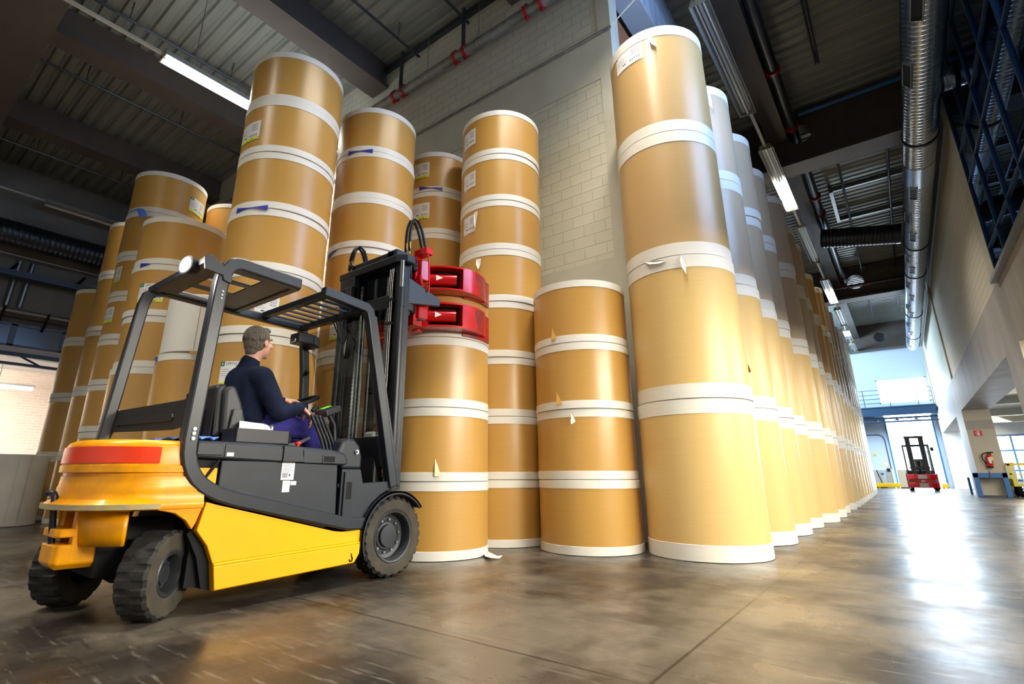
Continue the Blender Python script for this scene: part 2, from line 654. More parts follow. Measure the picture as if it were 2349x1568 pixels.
def remesh_union(mb, voxel, smooth_it=6, factor=0.5):
    """one continuous surface out of overlapping closed shapes"""
    bm = mb.bm
    bmesh.ops.recalc_face_normals(bm, faces=bm.faces)
    me = bpy.data.meshes.new('tmp')
    bm.to_mesh(me)
    bm.free()
    o = bpy.data.objects.new('tmp', me)
    COL.objects.link(o)
    r = o.modifiers.new('r', 'REMESH')
    r.mode = 'VOXEL'
    r.voxel_size = voxel
    s = o.modifiers.new('s', 'SMOOTH')
    s.iterations = smooth_it
    s.factor = factor
    dg = bpy.context.evaluated_depsgraph_get()
    me2 = bpy.data.meshes.new_from_object(o.evaluated_get(dg))
    bpy.data.objects.remove(o)
    bpy.data.meshes.remove(me)
    out = MB()
    out.bm.from_mesh(me2)
    bpy.data.meshes.remove(me2)
    return out


def arc(cy, cz, r, a0, a1, n, x):
    return [(x, cy + r * math.cos(math.radians(a0 + (a1 - a0) * i / n)), cz + r * math.sin(math.radians(a0 + (a1 - a0) * i / n))) for i in range(n + 1)]


def bezier(p0, p1, p2, p3, n=14):
    p0, p1, p2, p3 = (Vector(p) for p in (p0, p1, p2, p3))
    return [p0 * (1 - t) ** 3 + p1 * 3 * t * (1 - t) ** 2 + p2 * 3 * t * t * (1 - t) + p3 * t ** 3 for t in (i / n for i in range(n + 1))]
# ---------------------------------------------------------------- the setting
XW, YE, YB, XL = 1.95, 40.3, -6.0, -20.0       # right wall, far end, back wall, far left wall
WY = 6.15                                       # the white block wall behind the rolls
ZD = 9.85                                       # underside of the roof deck

struct('floor', MB().box(XL - 8, 12, YB - 4, YE + 10, -0.2, 0.0), 'polished_concrete')

# roof deck with trapezoid ribs running across the hall
deck = MB()
prof = []
y = YB
while y < YE:
    prof += [(y, ZD), (y + 0.15, ZD), (y + 0.185, ZD + 0.05), (y + 0.245, ZD + 0.05)]
    y += 0.28
va = [deck.bm.verts.new((XL, a, b)) for a, b in prof]
vb = [deck.bm.verts.new((3.2, a, b)) for a, b in prof]
for i in range(len(prof) - 1):
    deck.face((va[i], va[i + 1], vb[i + 1], vb[i]))
deck.box(XL, 3.2, YB, YE, ZD + 0.2, ZD + 0.3)
struct('ceiling', deck, 'deck')


def girder(name, y0, y1, x0, x1, z0, holes=()):
    """deep cross girder; round openings are cut right through its web"""
    g = MB()
    g.box(x0, x1, y0 - 0.14, y1 + 0.14, z0, z0 + 0.09)
    g.box(x0, x1, y0 - 0.10, y1 + 0.10, ZD - 0.12, ZD)
    zc0, zc1 = z0 + 0.09, ZD - 0.12
    xs = x0
    for (hx, hz, hr) in sorted(holes) + [(None, 0, 0)]:
        xe = x1 if hx is None else hx - hr - 0.12
        if xe > xs:
            g.box(xs, xe, y0, y1, zc0, zc1)
        if hx is None:
            break
        a, b = hx - hr - 0.12, hx + hr + 0.12
        n = 40
        for yy in (y0, y1):
            ring, outer = [], []
            for k in range(n):
                t = 2 * PI * (k + 0.5) / n
                c, s = math.cos(t), math.sin(t)
                ring.append(g.bm.verts.new((hx + hr * c, yy, hz + hr * s)))
                m = min(((b - hx) if c > 0 else (hx - a)) / max(abs(c), 1e-6), ((zc1 - hz) if s > 0 else (hz - zc0)) / max(abs(s), 1e-6))
                outer.append(g.bm.verts.new((hx + m * c, yy, hz + m * s)))
            for k in range(n):
                g.face((ring[k], ring[(k + 1) % n], outer[(k + 1) % n], outer[k]))
            if yy == y0:
                keep = ring
        for k in range(n):
            g.face((keep[k], keep[(k + 1) % n], ring[(k + 1) % n], ring[k]))
        g.box(a, b, y0, y1, zc0 - 0.01, zc0)
        xs = b
    return struct(name, g, 'beam')


girder('trim_1', 13.8, 14.2, -2.4, XW, 8.33, [(-0.66, 9.19, 0.26)])
girder('trim_2', 27.2, 27.6, -2.4, XW, 8.33, [(-0.36, 9.1, 0.33)])
girder('trim_3', YE - 0.9, YE - 0.5, -6.0, XW, 8.25, [(0.1, 9.0, 0.3)])
girder('trim_4', 0.35, 0.85, XL, -1.0, 8.75)
for i, bx in enumerate((-16.1, -12.0, -8.05, -4.05)):
    b = MB()
    b.box(bx - 0.27, bx + 0.27, -5.9, WY - 0.02, 9.16, 9.24)
    b.box(bx - 0.19, bx + 0.19, -5.9, WY - 0.02, 9.24, ZD)
    struct('trim_%d' % (5 + i), b, 'beam')
b = MB()
b.box(-1.36, -0.93, 0.85, 13.65, 9.05, 9.13)
b.box(-1.30, -0.99, 0.85, 13.65, 9.13, ZD)
b.box(-1.36, -0.93, 14.36, 27.05, 9.05, 9.13)
b.box(-1.30, -0.99, 14.36, 27.05, 9.13, ZD)
b.box(-1.36, -0.93, 27.76, YE - 1.1, 9.05, 9.13)
b.box(-1.30, -0.99, 27.76, YE - 1.1, 9.13, ZD)
struct('trim_9', b, 'beam')

# white block wall behind the rolls, with its concrete ring beam and corner pier
w = MB()
w.box(XL, -2.66, WY, WY + 0.3, 3.62, 6.60, 0)
w.box(XL, -2.66, WY, WY + 0.3, 7.42, ZD, 0)
w.box(XL, -2.66, WY - 0.012, WY + 0.3, 6.60, 7.42, 1)
w.box(XL, -2.66, WY - 0.012, WY + 0.3, 0, 3.62, 1)
w.box(-2.66, -2.44, WY - 0.015, WY + 0.3, 0, ZD, 1)
struct('wall_back', w, ['white_block', 'wall_render'], fix=True)
struct('wall_return', MB().box(-2.75, -2.46, WY + 0.3, WY + 1.0, 0, 7.95), 'red_brick')
rc = MB().box(-2.6, -2.2, WY + 0.35, 14.2, 8.55, ZD)
for k in range(26):
    rc.box(-2.2, -2.18, WY + 0.4 + k * 0.3, WY + 0.6 + k * 0.3, 8.6, ZD)
struct('trim_10', rc, 'pale_panel')

# long right wall: openings below, concrete band, pale block panels between piers, glazing near the camera
r = MB()
T = 0.75
for (a, b_) in ((12.60, 14.12), (25.55, 28.2), (38.5, YE)):
    r.box(XW, XW + T, a, b_, 0, 3.0, 0)                    # piers
r.box(XW, XW + T, YB, YE, 3.0, 4.22, 0)                    # lintel band
r.box(XW, XW + T, 12.86, 13.45, 4.22, ZD, 1)               # piers above
r.box(XW, XW + T, 26.2, 26.75, 4.22, ZD, 1)
r.box(XW, XW + T, YE - 1.2, YE, 4.22, ZD, 1)
r.box(XW, XW + T, YB, YE, 9.2, ZD, 2)
r.box(XW + T + 0.55, XW + T + 0.6, YB, YE, 9.2, ZD + 0.3, 2)
r.box(XW + 0.01, XW + T, 13.45, YE, 8.05, 9.2, 2)
struct('wall_right', r, ['concrete', 'wall_render', 'concrete_dark'])
p = MB()
p.box(XW + 0.05, XW + T, 13.45, 26.2, 4.22, 8.05)
p.box(XW + 0.05, XW + T, 26.75, YE - 1.2, 4.22, 8.05)
struct('wall_right_panels', p, 'cream_block')
rs = MB().box(XW - 0.012, XW, 11.9, 12.45, 4.9, 4.98)
bp = MB()
bp.box(XW - 0.006, 2.706, 25.52, 25.55, 2.30, 2.62, 1)
bp.box(XW - 0.004, 2.704, 25.535, 25.55, 0, 2.30, 0)
bp.box(XW - 0.004, 2.704, 25.535, 25.55, 2.62, 3.0, 0)
bp.box(XW - 0.004, 2.704, 38.485, 38.5, 0, 3.0, 2)
bp.box(XW - 0.004, 2.704, 12.585, 12.6, 0, 3.0, 0)
struct('trim_11', bp, ['beige_paint', 'beige_dark', 'white_paint'])

# glazing high in the right wall
wf = MB()
yy = 12.82
ys = []
while yy > -3:
    ys.append(yy)
    yy -= 1.165
for yy in ys:
    wf.box(XW + 0.0, XW + 0.04, yy - 0.022, yy + 0.022, 4.22, 9.2)
for z in (4.25, 4.86, 6.27, 6.93, 8.3, 9.17):
    wf.box(XW + 0.005, XW + 0.04, ys[-1], 12.85, z - 0.022, z + 0.022)
wf.box(XW - 0.10, XW + 0.12, ys[-1], 12.86, 4.17, 4.24, 1)
win = struct('window_1', wf, ['blue_frame', 'steel_dull'])
gl = struct('window_pane', MB().box(XW + 0.03, XW + 0.045, ys[-1], 12.85, 4.25, 9.17), 'window_glass', parent=win)
ib = MB()
ib.box(XW + T + 4, XW + T + 4.1, -4, 13, 4.2, 9.2)
ib.box(XW + T, XW + T + 4, -4, 13, 9.2, 9.3)
ib.box(XW + T, XW + T + 4, -4.1, -4, 4.2, 9.2)
ib.box(XW + T, XW + T + 4, 13, 13.1, 4.2, 9.2)
ib.box(XW + T, XW + T + 4, -4, 13, 4.16, 4.22)
struct('wall_office', ib, 'interior_blue')

# low side bay behind the piers
BX = 9.0
sb = MB()
sb.box(XW + T, BX, YB, YE, 3.45, 3.6, 0)
for yb in (16.5, 19.6, 22.7, 25.8, 31, 35):
    sb.box(XW + T, BX, yb, yb + 0.35, 3.18, 3.45, 0)
struct('ceiling_bay', sb, 'wall_render')
wb = MB()
wb.box(BX, BX + 0.2, YB, YE, 0, 0.9)
wb.box(BX, BX + 0.2, YB, YE, 2.95, 3.45)
wb.box(BX, BX + 0.2, YB, YB + 16.0, 0.9, 2.95)
for k in range(4, 12):
    y0 = YB + k * 4.0
    wb.box(BX, BX + 0.2, y0, y0 + 0.9, 0.9, 2.95)
struct('wall_bay', wb, 'white_paint')
wfr = MB()
for k in range(4, 12):
    y0 = YB + 0.9 + k * 4.0
    for q in range(3):
        wfr.box(BX + 0.02, BX + 0.1, y0 + q * 1.52, y0 + q * 1.52 + 0.06, 0.9, 2.95)
    for z in (0.9, 1.9, 2.89):
        wfr.box(BX + 0.02, BX + 0.1, y0, y0 + 3.1, z, z + 0.06)
w2 = struct('window_2', wfr, 'sky_frame')
struct('window_pane', MB().box(BX + 0.05, BX + 0.06, YB + 16, YE, 0.9, 2.95), 'dimming_glass', parent=w2)
# end of the bay: pale wall with a blue framed glazed door
eb = MB()
eb.box(XW + T, 3.55, YE - 2.2, YE - 2.0, 0, 3.45)
eb.box(5.6, BX, YE - 2.2, YE - 2.0, 0, 3.45)
eb.box(3.55, 5.6, YE - 2.2, YE - 2.0, 2.75, 3.45)
struct('wall_bay_end', eb, 'white_paint')
dfr = MB()
for x in (3.55, 4.5, 5.54):
    dfr.box(x, x + 0.09, YE - 2.16, YE - 2.04, 0, 2.75)
for z in (0, 0.9, 1.9, 2.66):
    dfr.box(3.55, 5.6, YE - 2.15, YE - 2.05, z, z + 0.09)
struct('door_1', dfr, 'sky_frame')
area('bay_window_daylight', (BX + 0.12, 25.2, 1.9), (-1, 0, 0), 30, 2.0, 1, portal=True)

# far end wall: roller door opening with a high window above
DX0, DX1, DZ = -0.62, 1.72, 3.95
WX0, WX1, WZ0, WZ1 = -0.62, 1.85, 4.95, 6.45
e = MB()
e.box(XL, DX0, YE, YE + 0.3, 0, DZ + 0.2)
e.box(DX1, XW + T, YE, YE + 0.3, 0, DZ + 0.2)
e.box(XL, XW + T, YE, YE + 0.3, DZ + 0.2, WZ0)
e.box(XL, WX0, YE, YE + 0.3, WZ0, WZ1)
e.box(WX1, XW + T, YE, YE + 0.3, WZ0, WZ1)
e.box(XL, XW + T, YE, YE + 0.3, WZ1, ZD + 0.3)
struct('wall_far', e, 'pale_panel')
df = MB()
for x in (DX0, DX1 - 0.08):
    df.box(x, x + 0.08, YE - 0.02, YE + 0.1, 0, DZ + 0.2)
df.box(DX0, DX1, YE - 0.02, YE + 0.1, DZ + 0.1, DZ + 0.2)
for z in (1.05, 1.95, 2.85):
    df.box(DX0, DX1, YE + 0.05, YE + 0.075, z, z + 0.02)
struct('door_2', df, 'sky_frame')
fw = MB()
for x in (WX0, WX1 - 0.06):
    fw.box(x, x + 0.06, YE + 0.02, YE + 0.12, WZ0, WZ1)
for z in (WZ0, WZ1 - 0.06):
    fw.box(WX0, WX1, YE + 0.02, YE + 0.12, z, z + 0.06)
struct('window_3', fw, 'white_paint')
ed = MB()
ed.tube([(-6, YE - 0.02, 3.1), (-1.05, YE - 0.02, 3.1), (-0.85, YE - 0.02, 3.0), (-0.78, YE - 0.02, 2.8), (-0.75, YE - 0.02, 0.6)], 0.025, 8)
struct('trim_12', ed, 'blue_frame')

# far left: wall with a wide opening into a bright brick bay
lw = MB()
lw.box(XL - 0.3, XL, YB, WY, 4.32, ZD + 0.3, 0)
lw.box(XL - 0.3, XL, YB, -4.5, 0, 4.32, 0)
lw.box(XL - 0.3, XL, 5.2, WY + 0.3, 0, 4.32, 0)
lw.box(XL - 0.3, XL, WY, YE, 0, ZD + 0.3, 0)
lw.box(XL - 8, XL - 0.3, YB, WY, 4.4, 4.6, 1)
lw.box(XL - 8, XL, YB - 0.2, YB, 0, 4.6, 1)
lw.box(XL - 8, XL - 0.3, WY, WY + 0.2, 0, 4.6, 1)
struct('wall_left', lw, ['dark_wall', 'white_paint'])
struct('wall_left_bay', MB().box(XL - 5.2, XL - 5, YB, WY, 0, 4.4), 'pale_brick')
lt = MB()
lt.box(XL - 0.12, XL + 0.14, -4.6, 5.3, 4.05, 4.17)
lt.box(XL - 0.05, XL + 0.10, -4.6, 5.3, 3.80, 3.88)
for k in range(7):
    lt.tube([(XL + 0.1, -4 + k * 1.4, 4.1), (XL + 0.05, -3.4 + k * 1.4, 3.84)], 0.03, 6)
struct('trim_13', lt, 'mezz_blue')
struct('trim_14', MB().box(XL + 0.02, XL + 0.05, -4.6, 5.3, 4.17, 4.34), 'white_paint')
wn = MB()
for k in range(9):
    wn.box(XL + 0.0, XL + 0.06, -4.5 + k * 1.2, -4.36 + k * 1.2, 4.36, 5.0)
wn.box(XL, XL + 0.06, -4.5, 5.3, 4.95, 5.02)
wn.box(XL, XL + 0.06, -4.5, 5.3, 4.34, 4.40)
w4 = struct('window_4', wn, 'dark_duct')
struct('window_pane', MB().box(XL + 0.01, XL + 0.03, -4.5, 5.3, 4.38, 4.98), 'black_gloss', parent=w4)

# back wall behind the camera, with a closed roller gate
bk = MB()
bk.box(XL, -10.2, YB - 0.2, YB, 0, ZD)
bk.box(0.2, BX, YB - 0.2, YB, 0, ZD)
bk.box(XL, BX, YB - 0.2, YB, 5.2, ZD + 0.3)
struct('wall_front', bk, 'wall_render')
rg = MB()
for k in range(26):
    rg.box(-10.2, 0.2, YB - 0.12 + 0.02 * (k % 2), YB - 0.04, k * 0.2, k * 0.2 + 0.2)
struct('door_3', rg, 'pale_panel')
# ---------------------------------------------------------------- services under the roof


def fixture(label, x, y0, y1, z, lit=(), group=None, joints=1, up=0):
    t = thing('strip_light', label, 'light', (x, (y0 + y1) / 2, z), group)
    h = MB()
    s = [(-0.16, 0.0), (-0.155, 0.0), (-0.10, 0.10), (0.10, 0.10), (0.155, 0.0), (0.16, 0.0), (0.11, 0.13), (-0.11, 0.13)]
    h.prismXZ([(x + a, z + b) for a, b in s], y0, y1)
    h.box(x - 0.02, x + 0.02, y0, y1, z + 0.02, z + 0.10)
    mesh_obj('housing', h, 'lamp_body', t)
    es = [(-0.16, -0.005), (0.16, -0.005), (0.11, 0.135), (-0.11, 0.135)]
    for yy in (y0 - 0.02, y1):
        mesh_obj('end_cap', MB().prismXZ([(x + a, z + b) for a, b in es], yy, yy + 0.02), 'lamp_end', t)
    seg = [(y0 + 0.05 + (y1 - y0 - 0.1) * k / (joints + 1), y0 + 0.03 + (y1 - y0 - 0.1) * (k + 1) / (joints + 1)) for k in range(joints + 1)]
    for k, (a, b) in enumerate(seg):
        on = k in lit
        m = MB()
        if on:
            m.box(x - 0.125, x + 0.125, a, b, z + 0.004, z + 0.055)
        else:
            m.cyl((x - 0.06, a, z + 0.05), (x - 0.06, b, z + 0.05), 0.016, 8)
            m.cyl((x + 0.06, a, z + 0.05), (x + 0.06, b, z + 0.05), 0.016, 8)
        mesh_obj('tube', m, 'tube_lit' if on else 'tube_off', t)
        if on:
            d = bpy.data.lights.new('tube_glow', 'AREA')
            d.shape = 'RECTANGLE'
            d.size, d.size_y = 0.24, b - a
            d.energy = LAMP_W * (b - a)
            d.color = (1.0, 0.93, 0.80)
            lo = bpy.data.objects.new('tube_glow', d)
            COL.objects.link(lo)
            d.spread = math.radians(112)
            lo.location = (x, (a + b) / 2, z - 0.003)
    if up:
        area('tube_uplight', (x, (y0 + y1) / 2, z + 0.15), (0, 0, 1), 0.2, y1 - y0, up, (0.85, 0.93, 1.0))
    for yy in (y0 + 0.5, y1 - 0.5):
        mesh_obj('hanger', MB().tube([(x, yy, z + 0.13), (x, yy, ZD)], 0.008, 6), 'steel_dull', t)
    return t


LAMP_W = 66.0
ZL = 8.2
row = 'strip lights over the long row of rolls'
ends = [(-1.36, 1.6, 5.3, (0, 1), 'lit strip light overhead, hung before the white block wall'),
        (-1.36, 7.3, 10.75, (), 'unlit strip light, first of the row above the long stack row'),
        (-1.32, 12.35, 16.1, (1,), 'half lit strip light, second of the row above the long stack row'),
        (-1.30, 17.5, 21.1, (), 'unlit strip light, third of the row, beside the cross duct'),
        (-1.28, 23.3, 27.0, (1,), 'half lit strip light, fourth of the row above the long stack row'),
        (-1.27, 28.2, 31.6, (), 'unlit strip light, fifth of the row, past the second girder'),
        (-1.30, 32.9, 35.6, (0,), 'half lit strip light, sixth of the row, near the far wall'),
        (-1.30, 36.8, 39.2, (), 'unlit strip light at the far end of the row')]
for x, a, b, lit, lab in ends:
    fixture(lab, x, a, b, ZL, lit, row)
tkt = thing('cable_trunking', 'cream cable trunking joining the strip lights over the long row', 'cable trunking', (-1.32, 10, ZL))
prev = -5.5
for x, a, b, lit, lab in ends:
    mesh_obj('trunk_length', MB().box(x - 0.03, x + 0.03, prev, a - 0.03, ZL + 0.06, ZL + 0.11), 'trunking', tkt)
    prev = b + 0.03
fixture('lit strip light glaring left of the tallest stack', -9.35, 2.27, 5.95, 8.0, (0, 1), 'strip lights over the left stacks', up=26)
tag(mesh_obj('cable_trunking', MB().box(-9.38, -9.32, -5.5, 2.25, 8.06, 8.11), 'trunking', origin=(-9.35, -1, 8.08)),
    'cream cable trunking leading to the lit lamp left of the tallest stack', 'cable trunking')
fixture('lit strip light behind the camera over the forklift lane', -5.3, -4.5, -0.9, 8.0, (0, 1), 'strip lights over the forklift lane')
fixture('unlit strip light on the dark wall at far left', -19.2, 2.6, 5.9, 8.62, (), 'strip lights by the dark wall')
tag(mesh_obj('cable_trunking', MB().box(-19.23, -19.17, -5.5, 2.58, 8.68, 8.73), 'trunking', origin=(-19.2, -1, 8.7)),
    'pale cable trunking along the dark wall at far left', 'cable trunking')

# ---- main spiral duct
DXC, DZC, DR = 1.47, 7.68, 0.29
t = thing('spiral_duct', 'long silver spiral duct running down the hall under the roof', 'duct', (DXC, 14, DZC))
m = MB()
pr = []
y = 1.0
while y < 36.3:
    pr += [(DR, y), (DR, y + 0.075), (DR + 0.008, y + 0.085), (DR + 0.008, y + 0.105), (DR, y + 0.115)]
    y += 0.115
m.lathe([(0, 0.99)] + pr + [(DR, 36.4), (DR * 0.9, 36.5), (0, 36.52)], (DXC, 0, DZC), (0, 1, 0), 40)
mesh_obj('duct_tube', m, 'galvanised', t, smooth=50)
for y in (12.9, 19.6, 22.6, 28.6, 33.4):
    mesh_obj('joint_ring', MB().lathe([(DR + 0.004, y - 0.03), (DR + 0.03, y - 0.03), (DR + 0.03, y + 0.03), (DR + 0.004, y + 0.03)], (DXC, 0, DZC), (0, 1, 0), 40, closed=True), 'dark_duct', t, smooth=40)
mesh_obj('sleeve', MB().lathe([(DR + 0.012, 14.0), (DR + 0.012, 15.0)], (DXC, 0, DZC), (0, 1, 0), 40), 'galvanised', t, smooth=40)
for i, y in enumerate((8.55, 10.35, 15.3, 17.0, 18.35, 20.5, 21.6, 23.6, 25.2, 26.9, 28.0, 30.2, 32.0, 34.3, 35.6)):
    a = math.radians(218 if i % 2 else 243)
    nx, nz = math.cos(a), math.sin(a)
    c = Vector((DXC + nx * (DR + 0.012), y, DZC + nz * (DR + 0.012)))
    M = Matrix.Translation(c) @ Matrix(((-nz, 0, nx), (0, 1, 0), (nx, 0, nz))).to_4x4()
    fr = MB()
    for (x0, x1, y0, y1) in ((-0.085, -0.07, -0.34, 0.34), (0.07, 0.085, -0.34, 0.34), (-0.07, 0.07, -0.34, -0.32), (-0.07, 0.07, 0.32, 0.34)):
        fr.box(x0, x1, y0, y1, -0.02, 0.016, M=M)
    f = mesh_obj('air_outlet', fr, 'steel_dull', t)
    mesh_obj('grille', MB().box(-0.07, 0.07, -0.32, 0.32, -0.03, 0.006, M=M), 'black', f)
for y in (9.6, 16.2, 24.5, 31.2):
    mesh_obj('hanger', MB().tube([(DXC, y, DZC + DR), (DXC, y, ZD)], 0.01, 6), 'steel_dull', t)


def ribbed(name, p0, p1, r, step, material, label, cat, n=24):
    p0, p1 = Vector(p0), Vector(p1)
    L = (p1 - p0).length
    pr = [(0, 0)]
    s = 0
    while s < L - step:
        pr += [(r, s), (r, s + step * 0.6), (r + 0.01, s + step * 0.7), (r + 0.01, s + step * 0.9)]
        s += step
    pr += [(r, L), (0, L)]
    return tag(mesh_obj(name, MB().lathe(pr, p0, (p1 - p0), n), material, smooth=50, origin=(p0 + p1) / 2), label, cat)


ribbed('branch_duct', (-0.95, 20.1, 8.70), (1.2, 20.1, 8.25), 0.32, 0.1, 'dark_duct', 'dark ribbed cross duct passing above the long silver duct', 'duct')
ribbed('branch_duct', (1.785, 11.3, 7.75), (1.94, 11.3, 7.75), 0.2, 0.06, 'galvanised', 'short stub duct between the silver duct and the glazing', 'duct')
ribbed('dark_duct', (XL + 0.75, -5.5, 7.45), (XL + 0.75, 6.0, 7.45), 0.36, 0.12, 'dark_duct', 'fat black duct along the dark wall at far left', 'duct')

# ---- pipes, rails and brackets under the roof
pp = thing('water_pipe', 'thick grey sprinkler pipe with red couplings along the white wall', 'pipe', (-5, WY - 0.22, 8.5))
mesh_obj('pipe_run', MB().cyl((XL, WY - 0.24, 8.5), (-2.3, WY - 0.24, 8.5), 0.085, 20), 'pipe_grey', pp, smooth=40)


def px_wall_x(px, py): return atY(px, py, WY - 0.24).x


for px, py in ((905, 228), (925, 215), (1045, 140), (1067, 120), (1208, 38), (1242, 15)):
    x = px_wall_x(px, py)
    c = MB().lathe([(0.088, -0.03), (0.115, -0.03), (0.115, 0.03), (0.088, 0.03)], (x, WY - 0.24, 8.5), (1, 0, 0), 24, closed=True)
    c.box(x - 0.025, x + 0.025, WY - 0.27, WY - 0.21, 8.60, 8.66)
    c.box(x - 0.025, x + 0.025, WY - 0.27, WY - 0.21, 8.34, 8.40)
    mesh_obj('coupling', c, 'coupling_red', pp, smooth=40)
for px, py in ((918, 200), (1062, 95), (1228, 0)):
    x = px_wall_x(px, py)
    mesh_obj('bracket', MB().box(x - 0.025, x + 0.025, WY - 0.26, WY - 0.2, 8.58, 9.6), 'pipe_dark', pp)
for px, py in ((980, 180), (1098, 95)):
    x = px_wall_x(px, py)
    q = MB().tube([(x, WY - 0.24, 8.6), (x, WY - 0.24, 9.5)], 0.007, 6)
    q.lathe([(0.088, -0.02), (0.095, -0.02), (0.095, 0.02), (0.088, 0.02)], (x, WY - 0.24, 8.5), (1, 0, 0), 24, closed=True)
    mesh_obj('strap', q, 'steel_dull', pp)
tag(mesh_obj('conduit', MB().cyl((XL, WY - 0.04, 7.43), (-2.42, WY - 0.04, 7.43), 0.022, 8), 'pipe_grey', origin=(-6, WY, 7.43)),
    'thin conduit across the white wall under the sprinkler pipe', 'conduit')
tag(mesh_obj('stay_wire', MB().cyl((-2.44, WY - 0.04, 7.43), (-0.25, WY + 0.2, 9.0), 0.012, 6), 'trunking', origin=(-1.3, WY, 8.3)),
    'thin stay wire from the wall corner up to the roof', 'wire')
tag(mesh_obj('wall_channel', MB().box(-8.0, -4.35, WY - 0.10, WY - 0.005, 9.58, 9.70), 'pipe_dark', origin=(-6, WY, 9.6)),
    'grey steel channel where roof deck meets the white wall', 'channel')
lab = {-6.75: 'sprinkler line under the roof above the tallest stacks', -5.35: 'sprinkler line under the roof above the mast stack',
       -10.6: 'sprinkler line under the roof beside the lit lamp', -13.3: 'thin sprinkler line under the dark roof bay, second from the left wall',
       -17.6: 'thin sprinkler line under the darkest roof bay by the left wall'}
for x, l in lab.items():
    q = thing('sprinkler_line', l, 'sprinkler pipe', (x, 3, 9.45), 'sprinkler lines under the roof')
    mesh_obj('pipe_run', MB().cyl((x, 1.0, 9.40), (x, WY - 0.05, 9.40), 0.03, 8), 'pipe_dark', q)
    s = MB()
    for y in (1.9, 3.9, 5.5):
        s.tube([(x, y, 9.43), (x, y, ZD)], 0.007, 6)
        s.tube([(x, y, 9.6), (x - 0.08, y, 9.78)], 0.006, 5)
        s.tube([(x, y, 9.6), (x + 0.08, y, 9.78)], 0.006, 5)
    mesh_obj('hanger', s, 'pipe_dark', q)
q = thing('roof_pipe', 'thick dark pipe with red couplings beside the roof beam on the right', 'pipe', (-0.78, 14, 9.17))
mesh_obj('pipe_run', MB().cyl((-0.78, 1.0, 9.17), (-0.78, 27.1, 9.17), 0.12, 20), 'pipe_dark', q, smooth=40)
for y in (10.9, 13.3, 17.6, 19.0, 26.4):
    mesh_obj('coupling', MB().lathe([(0.122, y - 0.04), (0.16, y - 0.04), (0.16, y + 0.04), (0.122, y + 0.04)], (-0.78, 0, 9.17), (0, 1, 0), 24, closed=True), 'coupling_red', q, smooth=40)
q = thing('roof_pipe', 'red-banded pipe across the hall before the second girder', 'pipe', (0.4, 26.6, 8.75))
mesh_obj('pipe_run', MB().cyl((-1.3, 26.6, 8.75), (XW - .02, 26.6, 8.75), 0.06, 12), 'pipe_dark', q, smooth=40)
for x in (-0.75, -0.5, -0.2, 0.1, 1.4):
    mesh_obj('coupling', MB().lathe([(0.06, x - 0.04), (0.085, x - 0.04), (0.085, x + 0.04), (0.06, x + 0.04)], (0, 26.6, 8.75), (1, 0, 0), 16, closed=True), 'coupling_red', q)
tag(mesh_obj('steel_rail', MB().cyl((-0.6, 13.6, 9.62), (1.9, 13.6, 9.62), 0.05, 10), 'blue_paint', origin=(0.3, 13.6, 9.6)),
    'blue pipe along the top of the girder with the round hole', 'pipe')
for x, y0, y1, l in ((0.02, 8.0, 11.8, 'short pair of drop rods under the roof, left of the silver duct'), (1.1, 8.0, 9.4, 'short drop rods under the roof close against the silver duct')):
    s = MB()
    s.tube([(x - 0.03, y0, 9.55), (x - 0.03, y1, 9.55)], 0.022, 8)
    s.tube([(x + 0.03, y0, 9.55), (x + 0.03, y1, 9.55)], 0.022, 8)
    s.tube([(x, y1 - 0.05, 9.55), (x, y1 - 0.05, ZD)], 0.01, 6)
    tag(mesh_obj('roof_rod', s, 'pipe_dark', origin=(x, (y0 + y1) / 2, 9.55)), l, 'pipe')
# roof light: a framed opening in the second bay
fr = MB()
fr.box(-0.35, 1.5, 18.4, 18.5, 9.55, 9.72)
fr.box(-0.35, 1.5, 20.9, 21.0, 9.55, 9.72)
fr.box(-0.42, -0.32, 18.4, 21.0, 9.52, 9.74)
tag(mesh_obj('roof_light', fr, 'steel_dull', origin=(0.5, 19.7, 9.6)), 'pale steel frame of a roof hatch in the second roof bay', 'roof hatch')
for x, y0, y1, l in ((-0.02, 15.2, 27.5, 'long thin rail under the second roof bay, next to the hatch frame'), (1.15, 15.2, 27.5, 'long thin rail under the second roof bay, next to the silver duct'),
                     (0.0, 29.5, 35.5, 'thin rail under the third roof bay'), (1.2, 29.5, 35.5, 'thin rail under the third roof bay close to the duct')):
    tag(mesh_obj('roof_rail', MB().cyl((x, y0, 9.5), (x, y1, 9.5), 0.035, 8), 'pipe_dark', origin=(x, (y0 + y1) / 2, 9.5)), l, 'rail')
for i, (x, z) in enumerate(((1.25, 9.1), (1.25, 9.25))):
    pass
cb = thing('floodlight', 'small white floodlight on the girder beside the right wall', 'light', (1.7, 13.6, 8.1))
mesh_obj('lamp_head', MB().cyl((1.66, 13.5, 8.0), (1.80, 13.6, 8.2), 0.07, 14), 'white_paint', cb, smooth=40)
mesh_obj('bracket', MB().box(1.76, 1.80, 13.6, 13.8, 8.15, 8.33), 'dark_duct', cb)
